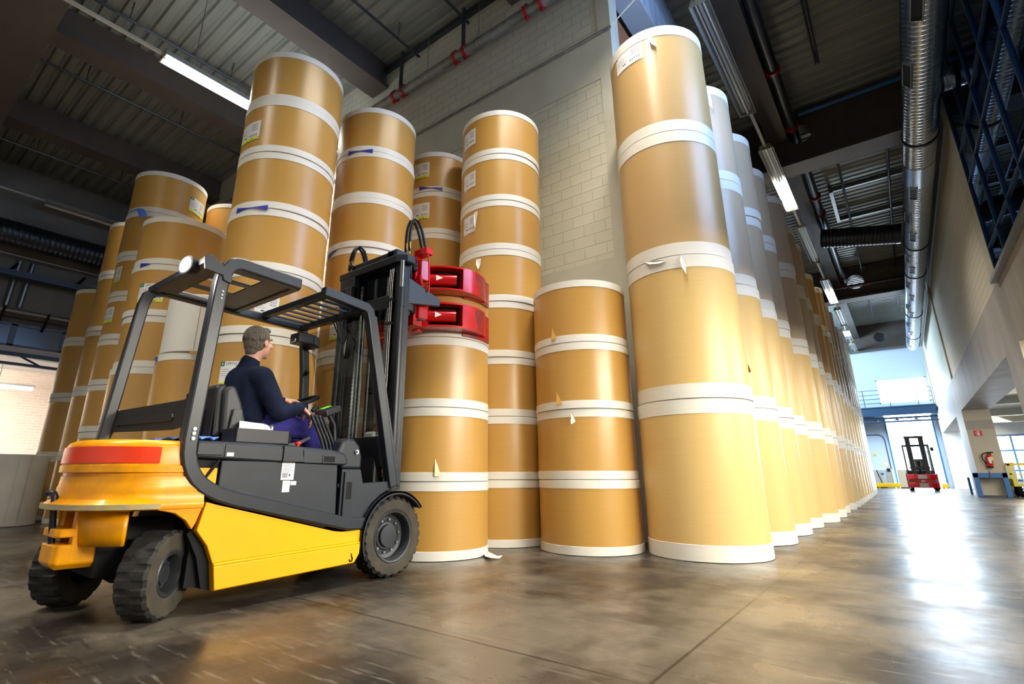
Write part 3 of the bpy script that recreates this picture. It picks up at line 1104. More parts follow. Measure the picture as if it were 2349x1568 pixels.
# services on the dark left wall
sv = thing('cable_tray', 'grey cable tray high on the dark wall at far left', 'cable tray', (XL + 0.5, 1, 6.3))
mesh_obj('tray', MB().box(XL + 0.32, XL + 0.7, -5.5, 6.0, 6.25, 6.42), 'dark_duct', sv)
s = MB()
for y in (-1, 0.6, 2.2, 3.8):
    s.tube([(XL + 0.5, y, 6.3), (XL + 0.05, y + 0.3, 6.85)], 0.04, 6)
mesh_obj('bracket', s, 'black', sv)
for y, l in ((2.75, 'foil-wrapped drop pipe on the dark left wall, nearer the brown stacks'), (2.45, 'foil-wrapped drop pipe on the dark left wall, farther from the stacks')):
    tag(mesh_obj('drop_pipe', MB().tube([(XL + 0.068, y, 5.5), (XL + 0.068, y + 0.05, 6.9)], 0.07, 10), 'steel_dull', origin=(XL + 0.3, y, 6)), l, 'pipe')
sv = thing('wall_pipes', 'bundle of thin pipes above the dark window strip at far left', 'pipes', (XL + 0.4, 1, 5.3))
mesh_obj('pipe_run', MB().cyl((XL + 0.35, -5.5, 5.32), (XL + 0.35, 6, 5.32), 0.06, 10), 'steel_dull', sv)
mesh_obj('pipe_run', MB().cyl((XL + 0.2, -5.5, 5.15), (XL + 0.2, 6, 5.15), 0.025, 8), 'pipe_dark', sv)
s = MB()
for y in (-0.6, 1.2, 2.4, 3.4):
    s.tube([(XL + 0.05, y, 4.9), (XL + 0.5, y, 5.35)], 0.035, 6)
mesh_obj('bracket', s, 'black', sv)
tag(mesh_obj('wall_pipe', MB().cyl((XL + 0.3, -5.5, 6.98), (XL + 0.3, 6, 6.98), 0.035, 8), 'steel_dull', origin=(XL + 0.3, 1, 6.98)),
    'thin pipe just under the fat black duct at far left', 'pipe')
# lamps in the bright brick bay
for y, z, l in ((1.1, 3.62, 'glowing strip light in the brick bay, upper one at the picture edge'), (3.2, 3.62, 'glowing strip light in the brick bay, upper one beside the stacks'),
                (1.6, 3.0, 'glowing strip light in the brick bay, lower one')):
    bx = XL - 3.2 - (0.7 if z < 3.5 else 0)
    q = thing('bay_strip_light', l, 'light', (bx, y, z), 'strip lights in the brick bay')
    mesh_obj('tube', MB().box(bx - 0.1, bx + 0.1, y - 0.9, y + 0.9, z - 0.1, z), 'tube_lit', q)
    mesh_obj('housing', MB().box(bx - 0.12, bx + 0.12, y - 0.95, y + 0.95, z + 0.002, z + 0.06), 'lamp_body', q)
    mesh_obj('hanger', MB().tube([(bx, y, z + 0.06), (bx, y, 4.4)], 0.01, 6), 'steel_dull', q)
area('brick_bay_lamp', (XL - 2.2, 0.8, 4.3), (-0.5, 0, -1), 2.0, 8.0, 1500, (1.0, 0.88, 0.80))
# ---------------------------------------------------------------- paper rolls
ROLL_MESH = {}


def roll_meshes(r, h, kraft, end, bh):
    key = (round(r, 3), round(h, 3), kraft, end, round(bh, 3))
    if key in ROLL_MESH:
        return ROLL_MESH[key]
    seg = 72
    m = MB()
    prof = [(0, 0.1), (0.06, 0.1), (0.06, 0), (r - 0.010, 0), (r, 0.010), (r, h - 0.010), (r - 0.010, h), (0.06, h), (0.06, h - 0.1), (0, h - 0.1)]
    m.lathe(prof, (0, 0, 0), (0, 0, 1), seg, mis=[1, 1, 1, 1, 0, 1, 1, 1, 1, 1])
    a = mesh_obj('wrapper', m, [kraft, end], smooth=30)
    out = [a.data]
    bpy.data.objects.remove(a)
    if bh:
        for lo, hi in ((0.003, bh), (h - bh, h - 0.003)):
            m = MB()
            m.lathe([(r - 0.001, lo), (r + 0.004, lo + 0.002), (r + 0.004, hi - 0.002), (r - 0.001, hi)], (0, 0, 0), (0, 0, 1), seg)
            b = mesh_obj('edge_band', m, end, smooth=30)
            out.append(b.data)
            bpy.data.objects.remove(b)
    ROLL_MESH[key] = out
    return out


def roll(x, y, z0, z1, r, label, group, kraft='kraft', end='edge_white', bh=0.085, name='paper_roll'):
    t = thing(name, label, 'paper roll', (x, y, z0), group)
    t.rotation_euler = (0, 0, 0)
    ms = roll_meshes(r, z1 - z0, kraft, end, bh)
    for k, me in enumerate(ms):
        o = bpy.data.objects.new('wrapper' if k == 0 else 'edge_band', me)
        COL.objects.link(o)
        o.parent = t
        if k:
            o.rotation_euler = (0, 0, random.random() * 6)
        WORLD_LOC[o.name] = Vector((x, y, z0))
    t['r'] = r
    return t


ORD = ['bottom', 'second', 'third', 'fourth', 'fifth', 'sixth', 'seventh', 'eighth']


def level(i, n):
    if i == 0:
        return 'bottom roll'
    if i == n - 1:
        return 'topmost roll'
    return ORD[i] + ' roll up'


def stack(x, y, zs, r, where, group, kraft='kraft', bh=0.085, jit=0.012, kr=None, intro='brown paper roll'):
    out = []
    n = len(zs) - 1
    for i in range(n):
        k = kr[i] if kr else kraft
        dx, dy = (random.uniform(-jit, jit), random.uniform(-jit, jit)) if i else (0, 0)
        out.append(roll(x + dx, y + dy, zs[i] + (0.002 if i else 0), zs[i + 1], r, '%s, %s %s' % (intro, level(i, n), where), group, k, bh=bh))
    return out


def even(n, h): return [i * h for i in range(n + 1)]


A = stack(-5.33, 2.78, even(8, 0.70), 0.54, 'in the tallest stack, right behind the driver', 'rolls in the tallest stack behind the driver')
B = stack(-5.24, 4.02, even(8, 0.695), 0.54, 'in the tall stack behind the forklift mast', 'rolls in the stack behind the mast')
Cc = stack(-5.2, 5.25, even(8, 0.69), 0.54, 'in the shaded stack between two taller ones', 'rolls in the shaded stack')
D = stack(-3.88, 5.16, even(8, 0.694), 0.552, 'in the tall stack behind the red clamp', 'rolls in the stack behind the clamp')
E_ = stack(-2.765, 5.26, [0, 0.70, 1.405, 2.115, 2.83], 0.536, 'in the low stack beside the white wall gap', 'rolls in the low stack')
G = stack(-3.87, 4.02, [0, 0.685, 1.38, 2.09, 2.76], 0.536, 'in the stack held by the red clamp', 'rolls in the clamped stack', jit=0.004)
G[3]['label'] = 'brown paper roll gripped in the red clamp on top of its stack'
G[1]['label'] = 'brown paper roll, second roll up in the stack under the clamp'
L4 = stack(-7.67, 2.62, [0, 0.675, 1.35, 2.03, 2.70, 3.41, 4.11], 0.545, 'in the stack seen through the rear posts', 'rolls in the stack seen through the guard')
L3 = stack(-9.40, 2.84, [0, 0.67, 1.34, 2.02, 2.71, 3.40, 4.08, 4.86, 5.62], 0.54, 'in the stack topped by blue tape', 'rolls in the stack with the blue tape')
L2 = stack(-11.1, 3.05, even(5, 1.06), 0.55, 'in the plain stack second from the brick opening', 'tall rolls in the second stack from the opening')
L1 = stack(-12.35, 3.02, even(4, 1.06), 0.55, 'in the stack closest to the brick opening', 'tall rolls in the stack by the opening')
L5 = stack(-9.5, 4.08, even(8, 0.70), 0.54, 'in the stack peeping out left of the tallest', 'rolls in the half hidden stack')
W = stack(-6.47, 2.70, [0, 0.69, 1.38, 2.06], 0.54, 'beneath the bare white roll', 'rolls beneath the white roll')
white = roll(-6.42, 2.66, 2.062, 2.74, 0.50, 'bare white paper roll standing on the brown stack behind the guard posts', 'unwrapped rolls', 'paper_white', 'paper_white', 0)
tape = MB()
a0, zt = cylhit(-6.42, 2.66, 0.503, 434, 808)
a1, _ = cylhit(-6.42, 2.66, 0.503, 460, 808)
tape.patch(-6.42, 2.66, 0.504, a0, a1, zt - 0.018, zt + 0.018)
mesh_obj('tape_strip', tape, 'ochre_tape', white, solid=0.001)
sm = MB()
a0, z_a = cylhit(-6.42, 2.66, 0.502, 458, 720)
sm.patch(-6.42, 2.66, 0.5025, a0 - 0.003, a0 + 0.003, 2.08, 2.73, 1)
mesh_obj('paper_seam', sm, 'seam_dark', white, solid=0.0005)
grey = roll(-11.2, 2.0, 0.0, 1.06, 0.42, 'light grey unwrapped roll standing on the floor at far left', 'unwrapped rolls', 'paper_grey', 'paper_grey', 0)
fl = MB()
fl.patch(-11.2, 2.0, 0.435, -0.05, 0.25, 0.01, 1.05, 6)
mesh_obj('loose_end', fl, 'paper_grey', grey, solid=0.004)

# long row on the right, four tall rolls high
RX = [(-1.683, 5.638), (-1.69, 7.07), (-1.69, 8.26), (-1.69, 9.45), (-1.59, 10.68), (-1.59, 11.95), (-1.63, 13.3), (-1.60, 14.62), (-1.60, 15.85),
      (-1.60, 17.1), (-1.61, 18.4), (-1.62, 19.75), (-1.62, 21.05), (-1.63, 22.35), (-1.64, 23.65), (-1.66, 24.95), (-1.68, 26.3), (-1.70, 27.6)]
NTH = ['first', 'second', 'third', 'fourth', 'fifth', 'sixth', 'seventh', 'eighth', 'ninth', 'tenth', 'eleventh', 'twelfth', 'thirteenth', 'fourteenth',
       'fifteenth', 'sixteenth', 'seventeenth', 'last']
RZ = {0: [0, 1.455, 2.955, 4.48, 5.98], 1: [0, 1.50, 3.06, 4.57, 6.1], 2: [0, 1.49, 3.05, 4.53, 6.0], 3: [0, 1.48, 3.02, 4.53, 5.99], 4: [0, 1.47, 2.94, 4.40, 5.95]}
ROW = []
for i, (x, y) in enumerate(RX):
    h = 1.47 + 0.02 * math.sin(i * 2.3)
    zs = RZ.get(i, [0, h, 2 * h, 3 * h, 4 * h - (0.25 if i in (7, 8, 12) else 0.0)])
    if i == 0:
        where = 'in the huge stack nearest the camera'
    elif i == 17:
        where = 'in the last stack of the long row'
    else:
        where = 'in the long row, %s stack from the camera' % NTH[i]
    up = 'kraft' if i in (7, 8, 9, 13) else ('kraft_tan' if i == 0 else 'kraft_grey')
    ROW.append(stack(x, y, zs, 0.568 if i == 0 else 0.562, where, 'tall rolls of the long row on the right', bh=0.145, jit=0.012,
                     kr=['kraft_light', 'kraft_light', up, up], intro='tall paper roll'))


# ---- labels, slips and torn paper
def info(o):
    return o.location.x, o.location.y, float(o['r'])


def paper_label(o, pt, pb, pl, pr, green=False, lime=True, text=None, barcode=True, red=False):
    """a printed sheet pasted on the roll; its top, bottom, left and right edges read off the photograph"""
    x, y, r = info(o)
    r += 0.004
    z1 = cylhit(x, y, r, *pt)[1]
    z0 = cylhit(x, y, r, *pb)[1]
    a0 = cylhit(x, y, r, *pl)[0]
    a1 = cylhit(x, y, r, *pr)[0]
    if a1 < a0:
        a1 += 2 * PI
    if a1 - a0 > PI:
        a1 -= 2 * PI
    w = (a1 - a0) * r
    h = z1 - z0
    m = MB()
    m.patch(x, y, r, a0, a1, z0, z1, 12, 0)
    rr = r + 0.0012

    def U(u): return a0 + (a1 - a0) * u

    def bit(u0, u1, v0, v1, mi):
        m.patch(x, y, rr, U(u0), U(u1), z0 + h * v0, z0 + h * v1, max(1, int((u1 - u0) * 12)), mi)
    if lime:
        bit(0, 1, 0, 0.14, 3)
        bit(0.68, 0.76, 0.03, 0.10, 2)
    if green:
        bit(0, 0.17, 0.80, 1.0, 4)
        m.patch(x, y, rr + 0.001, U(0.065), U(0.105), z0 + h * 0.85, z0 + h * 0.95, 2, 0)
    if red:
        bit(0.02, 0.07, 0.90, 0.98, 5)
    if text:
        s = h * 0.15
        text_mesh(m, text, s, lambda tx, ty: Vector((x + rr * math.cos(a0 + (w * 0.24 + tx) / r), y + rr * math.sin(a0 + (w * 0.24 + tx) / r), z0 + h * 0.85 + ty)), 2)
    for k in range(4):
        bit(0.06, 0.36 + 0.1 * (k % 2), 0.66 - k * 0.09, 0.68 - k * 0.09, 1)
    if barcode:
        for k in range(3):
            for q in range(7):
                bit(0.62 + q * 0.042, 0.62 + q * 0.042 + (0.028 if q % 2 else 0.016), 0.60 - 0.13 * k + 0.16, 0.60 - 0.13 * k + 0.26, 1)
        for q in range(5):
            bit(0.55 + q * 0.075, 0.55 + q * 0.075 + 0.05, 0.19, 0.31, 1)
        bit(0.28, 0.42, 0.22, 0.28, 2)
    lo = mesh_obj('roll_label', m, ['label_white', 'print_grey', 'print_black', 'lime', 'label_green', 'sign_red'], o, fix=False)
    lo['label'] = 'white printed label' + (' with lime strip' if lime else '')
    return lo


paper_label(A[6], (599, 275), (594, 317), (560, 300), (597, 295))
paper_label(A[3], (600, 676), (596, 724), (584, 700), (640, 700))
paper_label(A[2], (509, 829), (502, 884), (505, 850), (562, 850), green=True, text='UPM M')
paper_label(Cc[7], (985, 371), (984, 405), (951, 390), (985, 390))
paper_label(Cc[6], (985, 464), (984, 500), (946, 485), (985, 485))
paper_label(D[7], (1091, 292), (1091, 328), (1066, 330), (1091, 310), lime=False)
paper_label(D[6], (1091, 390), (1091, 425), (1065, 430), (1091, 405), lime=False)
paper_label(D[5], (1090, 490), (1088, 530), (1064, 535), (1090, 505), lime=False)
paper_label(ROW[0][3], (1473, 94), (1476, 131), (1414, 145), (1474, 110), lime=False, red=True)
paper_label(L3[7], (437, 449), (434, 482), (436, 465), (467, 480), green=True, barcode=True)
paper_label(L3[5], (279, 610), (276, 645), (264, 630), (278, 625))
paper_label(L3[4], (262, 703), (258, 738), (241, 722), (260, 718))
paper_label(L4[4], (321, 651), (317, 692), (319, 670), (377, 668), green=True, text='UPM')
paper_label(B[3], (757, 738), (754, 780), (756, 758), (796, 760), green=True)


def slip(o, p0, p1, dz=0.0, name='blue_slip', bow=True):
    """blue paper slip caught in the joint between two rolls"""
    x, y, r = info(o)
    r += 0.012
    a0, z0 = cylhit(x, y, r, *p0)
    a1, z1 = cylhit(x, y, r, *p1)
    m = MB()

    def zf(u):
        c = z0 + (z1 - z0) * u
        hw = 0.006 + (0.026 * abs(2 * u - 1) ** 1.5 if bow else 0.026 * (1 - u))
        return c - hw, c + hw
    m.patch(x, y, r, a0, a1, 0, 0, 12, 0, zf=zf)
    return mesh_obj(name, m, 'blue_slip', o, solid=0.003)


slip(A[5], (543, 484), (614, 476))
slip(B[6], (799, 352), (855, 346))
slip(Cc[6], (962, 432), (1015, 434))
slip(B[4], (752, 592), (772, 573), bow=False)
slip(L4[4], (322, 609), (344, 605), bow=False)
slip(A[2], (723, 797), (700, 789), bow=False)
slip(W[2], (360, 823), (353, 822), bow=False)
# long blue tape hanging from the top roll of the taped stack
x, y, r = info(L3[7])
a0, z0 = cylhit(x, y, r + 0.01, 292, 492)
a1, z1 = cylhit(x, y, r + 0.01, 322, 478)
bt = MB()
bt.patch(x, y, r + 0.012, a0, a1, 0, 0, 8, 0, zf=lambda u: (z0 + (z1 - z0) * u - 0.008, z0 + (z1 - z0) * u + 0.008))
a2, z2 = cylhit(x, y, r + 0.05, 312, 480)
pts = [(x + (r + 0.02 + 0.10 * u * u) * math.cos(a2 + 0.32 * u), y + (r + 0.02 + 0.10 * u * u) * math.sin(a2 + 0.32 * u), z2 + 0.02 - 0.20 * u * u) for u in (0, 0.25, 0.5, 0.75, 1.0)]
rows = []
for k, p in enumerate(pts):
    p = Vector(p)
    s = Vector((-math.sin(a2), math.cos(a2), 0)) * 0.075
    rows.append((bt.bm.verts.new(p - s), bt.bm.verts.new(p + s)))
for R0, R1 in zip(rows, rows[1:]):
    bt.face((R0[0], R1[0], R1[1], R0[1]))
mesh_obj('blue_tape', bt, 'blue_tape', L3[7], solid=0.002)


def flap(o, pts, material='edge_white', lift=0.05, name='torn_flap'):
    """a torn tongue of wrapping paper standing off the roll"""
    x, y, r = info(o)
    m = MB()
    vs = []
    for k, p in enumerate(pts):
        rr = r + 0.008 + lift * (k / (len(pts) - 1))
        a, z = cylhit(x, y, rr, *p)
        vs.append(m.bm.verts.new((x + rr * math.cos(a), y + rr * math.sin(a), z)))
    for i in range(1, len(vs) - 1):
        m.face((vs[0], vs[i], vs[i + 1]))
    return mesh_obj(name, m, material, o, solid=0.002)


flap(ROW[0][3], [(1488, 82), (1492, 81), (1503, 97), (1505, 106), (1494, 100), (1489, 92)])
flap(ROW[0][1], [(1562, 584), (1567, 583), (1574, 605), (1575, 629), (1564, 612), (1560, 597)])
flap(ROW[0][1], [(1478, 601), (1505, 597), (1530, 596), (1512, 604), (1490, 606)], lift=0.02)
flap(ROW[1][3], [(1621, 196), (1626, 197), (1632, 226), (1635, 250), (1627, 240), (1622, 215)])
flap(D[4], [(1093, 594), (1103, 592), (1102, 606), (1097, 618), (1092, 606)])
flap(D[5], [(1088, 486), (1096, 484), (1093, 502), (1090, 524), (1087, 508)])
flap(E_[2], [(1311, 945), (1314, 946), (1320, 966), (1312, 972), (1309, 970)], lift=0.03)
for o, p, q in ((E_[3], (1265, 750), (1264, 780)), (E_[2], (1276, 897), (1274, 928)), (G[1], (998, 1050), (998, 1092)), (ROW[0][1], (1745, 830), (1746, 850))):
    x, y, r = info(o)
    a, za = cylhit(x, y, r + 0.01, *p)
    b_, zb = cylhit(x, y, r + 0.01, *q)
    m = MB()
    v0 = m.bm.verts.new((x + (r + 0.002) * math.cos(a), y + (r + 0.002) * math.sin(a), za))
    v1 = m.bm.verts.new((x + (r + 0.022) * math.cos(a), y + (r + 0.022) * math.sin(a), zb))
    v2 = m.bm.verts.new((x + (r + 0.003) * math.cos(a + 0.12), y + (r + 0.003) * math.sin(a + 0.12), zb))
    m.face((v0, v1, v2))
    mesh_obj('wrapper_fold', m, 'kraft', o, solid=0.001)
# paper tongue lying on the floor under the clamped stack
x, y, r = info(G[0])
m = MB()
pf = [(1108, 1268), (1118, 1264), (1131, 1270), (1141, 1275), (1153, 1274), (1146, 1280), (1126, 1279), (1113, 1276)]
vs = [m.bm.verts.new(atZ(px, py, 0.03 if 2 <= k <= 3 else (0.012 if k in (4, 5) else 0.02))) for k, (px, py) in enumerate(pf)]
m.face(vs)
mesh_obj('torn_flap', m, 'edge_white', G[0], solid=0.002)
# ---------------------------------------------------------------- the yellow forklift
FC = -3.72
XR, XF = -3.24, -4.20
FL = thing('forklift', 'yellow electric forklift with black overhead guard and red roll clamp', 'forklift', (FC, 2.1, 0))


def part(name, mb, mats, parent=None, **k):
    return mesh_obj(name, mb, mats, parent or FL, **k)


# counterweight: rounded rear body lofted through level outlines
def outline(w, y0, yc, z, n=28, y1=1.44, e=2.3):
    pts = [(FC + w, y1, z)]
    for k in range(n + 1):
        u = w * math.cos(PI * k / n)
        pts.append((FC + u, yc - (yc - y0) * max(0.0, 1 - abs(u / w) ** e) ** (1 / e), z))
    pts.append((FC - w, y1, z))
    return pts


lv = [(0.565, .478, .875, 1.30, 1.44), (0.570, .495, .842, 1.28, 1.44), (0.590, .500, .835, 1.28, 1.44), (0.602, .496, .845, 1.28, 1.44),
      (0.625, .488, .880, 1.29, 1.44), (0.66, .485, .888, 1.29, 1.44), (0.675, .487, .886, 1.29, 1.42), (0.70, .482, .892, 1.30, 1.40), (0.725, .478, .893, 1.30, 1.35),
      (0.742, .477, .893, 1.30, 1.33), (0.744, .470, .900, 1.30, 1.33), (0.762, .470, .900, 1.30, 1.32), (0.764, .480, .878, 1.30, 1.31),
      (0.800, .480, .878, 1.30, 1.30), (0.806, .468, .884, 1.30, 1.30), (0.905, .462, .890, 1.30, 1.30), (0.925, .455, .900, 1.30, 1.30), (0.938, .435, .925, 1.30, 1.30)]
cw = MB()
cw.loft([outline(w, y0, yc, z, y1=max(y1, yc + 0.005)) for z, w, y0, yc, y1 in lv])
C_W = part('counterweight', cw, 'yellow_paint_worn', smooth=38)
rs = MB()
o1 = outline(.4705, .8815, 1.30, 0.812, n=60)[1:-1]
o2 = outline(.4675, .8850, 1.30, 0.899, n=60)[1:-1]
k0, k1 = 4, 59
rs.loft([[(Vector(o1[k]) + (Vector(o2[k]) - Vector(o1[k])) * t).to_tuple() for k in range(k0, k1)] for t in (0, 1)], caps=False, closed=False)
part('reflector_strip', rs, 'reflector_red', C_W, solid=0.004)
# rear cheek over the wheel and its scraped bumper edge
ed = MB()
oe = outline(.503, .832, 1.28, 0.589, n=60)[1:-1]
ed.loft([[(p[0], p[1], z) for p in oe[2:59]] for z in (0.574, 0.601)], caps=False, closed=False)
part('bumper_edge', ed, 'scraped_edge', C_W, solid=0.004)
for s in (-1, 1):
    ck = MB()
    x0 = FC + s * 0.475
    ck.prismYZ([(1.21, .565), (1.44, .60), (1.44, .57), (1.415, .485), (1.40, .455), (1.36, .505), (1.30, .545), (1.24, .56)], x0 - 0.03, x0 + 0.012)
    part('wheel_arch', ck, 'yellow_paint_worn', C_W, bevel=0.006)
tb = MB()
for z0, z1, y0 in ((0.43, 0.475, 0.875), (0.27, 0.395, 0.88)):
    rings = []
    for z, g in ((z0, 0.0 if z0 > 0.4 else 0.03), (z0 + 0.03, 0.0), (z1, 0.0)):
        rings.append([(FC + u, v + g, z) for u, v in ((-.16 + g, 1.08), (-.13 + g, y0 + .02), (-.10, y0), (.10, y0), (.13 - g, y0 + .02), (.16 - g, 1.08))])
    tb.loft(rings)
tb.box(FC - .08, FC + .08, 1.0, 1.08, .30, .57)
tb.box(FC - .14, FC - .08, .95, 1.08, .30, .57)
tb.box(FC + .08, FC + .14, .95, 1.08, .30, .57)
part('tow_block', tb, 'yellow_paint_worn', C_W, bevel=0.008)
for s in (1, -1):
    sk = MB()
    oo = [outline(w_, y_, 1.30, z_, n=60)[1:-1] for z_, w_, y_ in ((.385, .40, .965), (.44, .415, .955), (.57, .43, .94))]
    sel = range(9, 25) if s == 1 else range(36, 52)
    sk.loft([[o_[k] for k in sel] for o_ in oo], caps=False, closed=False)
    part('rear_skirt', sk, 'yellow_paint_worn', C_W, solid=.02, smooth=40)
part('tow_pin', MB().tube([(FC, .905, .34), (FC, .868, .60), (FC, .865, .64), (FC - .006, .86, .652), (FC - .02, .85, .658), (FC - .035, .84, .654)], 0.016, 12), 'slate', C_W, smooth=60)

# chassis
ch = MB()
ch.box(FC - .40, FC + .40, 1.44, 2.62, .14, .60)
ch.box(FC - .17, FC + .17, 1.06, 1.5, .22, .5)
ch.box(FC - .30, FC + .30, 2.6, 2.84, .2, .6)
part('chassis', ch, 'black')
for s in (1, -1):
    xo = FC + s * 0.482
    m = MB()
    top = [(1.46, .60), (1.53, .580), (2.36, .372), (2.44, .362), (2.585, .365)]
    upper = top + [(2.585, .285), (1.545, .262), (1.50, .36), (1.43, .445)]
    m.prismYZ(upper, xo - s * 0.05, xo)
    low = [(1.545, .262), (2.585, .285), (2.58, .20), (2.54, .145), (1.57, .115)]
    m.prism([(xo + s * 0.0, y, z) for y, z in low], (-s * 0.06, 0, 0))
    lip = [(1.545, .264), (2.585, .287), (2.585, .272), (1.547, .248)]
    m.prismYZ(lip, xo, xo + s * 0.012)
    m.prismYZ([(1.547, .249), (2.585, .273), (2.578, .205), (2.54, .150), (1.57, .120)], xo - s * 0.01, xo + s * 0.012)
    sp = part('side_panel', m, 'yellow_paint', bevel=0.006)
    if s == 1:
        hk = MB()
        hx = xo + 0.015
        hk.tube([(hx, 2.507, .215), (hx, 2.510, .195), (hx, 2.518, .182), (hx, 2.515, .168), (hx, 2.503, .163), (hx, 2.493, .170), (hx, 2.490, .180)], [.003, .004, .005, .005, .005, .004, .002], 8)
        part('hook_mark', hk, 'black', sp)
    ma = MB()
    ma.prismYZ([(1.43, .455), (1.50, .36), (1.545, .262), (1.57, .115), (1.52, .13), (1.47, .30), (1.40, .43)], xo - s * 0.16, xo - s * 0.045)
    part('mud_flap', ma, 'black')

# axle
ax = MB()
ax.tube([(FC - .30, 1.27, .23), (FC + .30, 1.27, .23)], 0.06, 14)
ax.ball((FC, 1.25, .27), .13, .12, .12)
ax.box(FC - .22, FC + .22, 1.2, 1.34, .17, .40)
part('rear_axle', ax, 'black', smooth=40)


def wheel(center, normal, R, width, lugs, rimR, name_label=None, dish=0.05):
    """pneumatic-profile tyre with shoulder lugs; normal points to the outer face"""
    n = Vector(normal).normalized()
    h = width / 2
    m = MB()
    prof = [(rimR, -h * .80), (rimR + .02, -h * .95), (R * .86, -h), (R * .93, -h * .97), (R, -h * .80), (R * .995, -h * .42), (R * .99, -h * .1), (R * .99, h * .1), (R * .995, h * .42), (R, h * .80), (R * .93, h * .97), (R * .86, h),
            (rimR + .02, h * .95), (rimR, h * .80)]

    def mod(a, i):
        if i in (3, 4, 5):
            return 1.0 if (a * lugs / (2 * PI)) % 1 < 0.62 else (0.955 if i != 3 else 0.975)
        if i in (8, 9, 10):
            return 1.0 if ((a * lugs / (2 * PI)) + 0.5) % 1 < 0.62 else (0.955 if i != 10 else 0.975)
        return 1.0
    mis = [0, 1, 1, 0, 0, 0, 0, 0, 0, 0, 1, 1, 1, 0]
    m.lathe(prof, center, n, lugs * 8, mod=mod, mis=mis)
    w = part('wheel', m, ['rubber', 'rubber_dusty'], smooth=28)
    r = MB()
    rp = [(rimR + .012, h * .86), (rimR + .004, h * .93), (rimR - .008, h * .90), (rimR - .016, h * .70), (rimR - .02, h * .70 - dish), (rimR * .62, h * .70 - dish - .012), (rimR * .55, h * .70 - dish + .004), (rimR * .46, h * .70 - dish + .006),
          (rimR * .44, h * .70 - dish + .03), (rimR * .15, h * .70 - dish + .034), (0, h * .70 - dish + .034)]
    r.lathe(rp, center, n, 40)
    rim = part('rim', r, 'rim_dark', w, smooth=40)
    u = n.orthogonal().normalized()
    v = n.cross(u)
    nut_bm = MB().cyl(Vector(center) + n * (h * .70 - dish - .012), Vector(center) + n * (h * .70 - dish - .006), rimR * .75, 24, 1)
    for k in range(10):
        a = 2 * PI * k / 10
        c = Vector(center) + (u * math.cos(a) + v * math.sin(a)) * rimR * .66 + n * (h * .70 - dish - .008)
        nut_bm.cyl(c, c + n * .02, .009, 8)
    part('wheel_nuts', nut_bm, ['steel_dull', 'rim_dark'], rim)
    return w


sa = math.radians(38)
wheel((FC + .345, 1.31, .227), (math.cos(sa), math.sin(sa), 0), .227, .175, 18, .108, dish=.045)
wheel((FC - .43, 1.13, .227), (-math.cos(sa), -math.sin(sa), 0), .227, .175, 18, .108, dish=.045)
wheel((FC + .385, 2.915, .292), (1, 0, 0), .292, .19, 26, .182, dish=.065)
wheel((FC - .385, 2.915, .292), (-1, 0, 0), .292, .19, 26, .182, dish=.065)
for s in (1, -1):
    fe = MB()
    xs = sorted((FC + s * .29, FC + s * .505))
    ya = [(2.915 + .335 * math.cos(math.radians(a)), .292 + .335 * math.sin(math.radians(a))) for a in range(38, 202, 6)]
    yb = [(2.915 + .322 * math.cos(math.radians(a)), .292 + .322 * math.sin(math.radians(a))) for a in range(38, 202, 6)]
    fe.loft([[(x, y, z) for y, z in ya + yb[::-1]] for x in xs])
    xl = FC + s * .505
    yc_ = [(2.915 + .31 * math.cos(math.radians(a)), .292 + .31 * math.sin(math.radians(a))) for a in range(38, 202, 6)]
    fe.loft([[(x, y, z) for y, z in ya + yc_[::-1]] for x in sorted((xl - s * .012, xl))])
    part('fender', fe, 'slate', smooth=35)

# battery box, hood and floor
part('battery_box', MB().prismYZ([(1.52, .835), (2.35, .835), (2.37, .42), (2.28, .40), (1.52, .60)], FC - .468, FC + .468), 'slate_light', bevel=0.006)
bl = [('data_label', 648, 1060, 673, 1100), ('data_label', 649, 1102, 663, 1128), ('data_label', 667, 1103, 679, 1112), ('data_label', 521, 1037, 536, 1046)]
for k, (nm, px0, py0, px1, py1) in enumerate(bl):
    xx = FC + .4705 if k < 3 else FC + .491
    a, c = atX(px0, py0, xx), atX(px1, py1, xx)
    m = MB()
    m.box(xx - .002, xx, a.y, c.y, c.z, a.z, 0)
    wd, ht = c.y - a.y, a.z - c.z
    for q in range(6 if k == 0 else (3 if k == 1 else 1)):
        m.box(xx, xx + .0006, a.y + wd * .1, a.y + wd * (.7 if q % 2 else .9), a.z - ht * (.1 + q * .09), a.z - ht * (.07 + q * .09), 1)
    if k == 0:
        m.box(xx, xx + .0006, a.y + wd * .08, a.y + wd * .5, c.z + ht * .12, c.z + ht * .4, 1)
        m.box(xx, xx + .0006, a.y + wd * .6, a.y + wd * .7, c.z + ht * .2, c.z + ht * .35, 2)
    part(nm, m, ['label_white', 'print_grey', 'print_black'])
hd = MB()
hp = [(1.36, .845), (1.36, .945), (1.80, .945), (2.28, .925), (2.38, .905), (2.42, .87), (2.425, .82), (2.38, .815)]
hd.prismYZ(hp, FC - .485, FC + .485)
HOOD = part('hood', hd, 'slate', bevel=0.014)
m = MB()
m.prismYZ([(1.36, .862), (1.36, .928), (1.49, .928), (1.51, .915), (1.51, .862)], FC + .484, FC + .496)
m.prismYZ([(1.52, .85), (1.52, .93), (1.90, .918), (1.90, .836)], FC + .484, FC + .490)
m.prismYZ([(1.90, .832), (1.90, .935), (2.03, .93), (2.06, .832)], FC + .484, FC + .500)
m.prismYZ([(2.06, .828), (2.05, .915), (2.36, .895), (2.40, .862), (2.40, .824)], FC + .484, FC + .490)
part('hood_trim', m, 'slate_light', HOOD, bevel=0.004)
a, c = atX(743, 1046, FC + .492), atX(767, 1060, FC + .492)
m = MB()
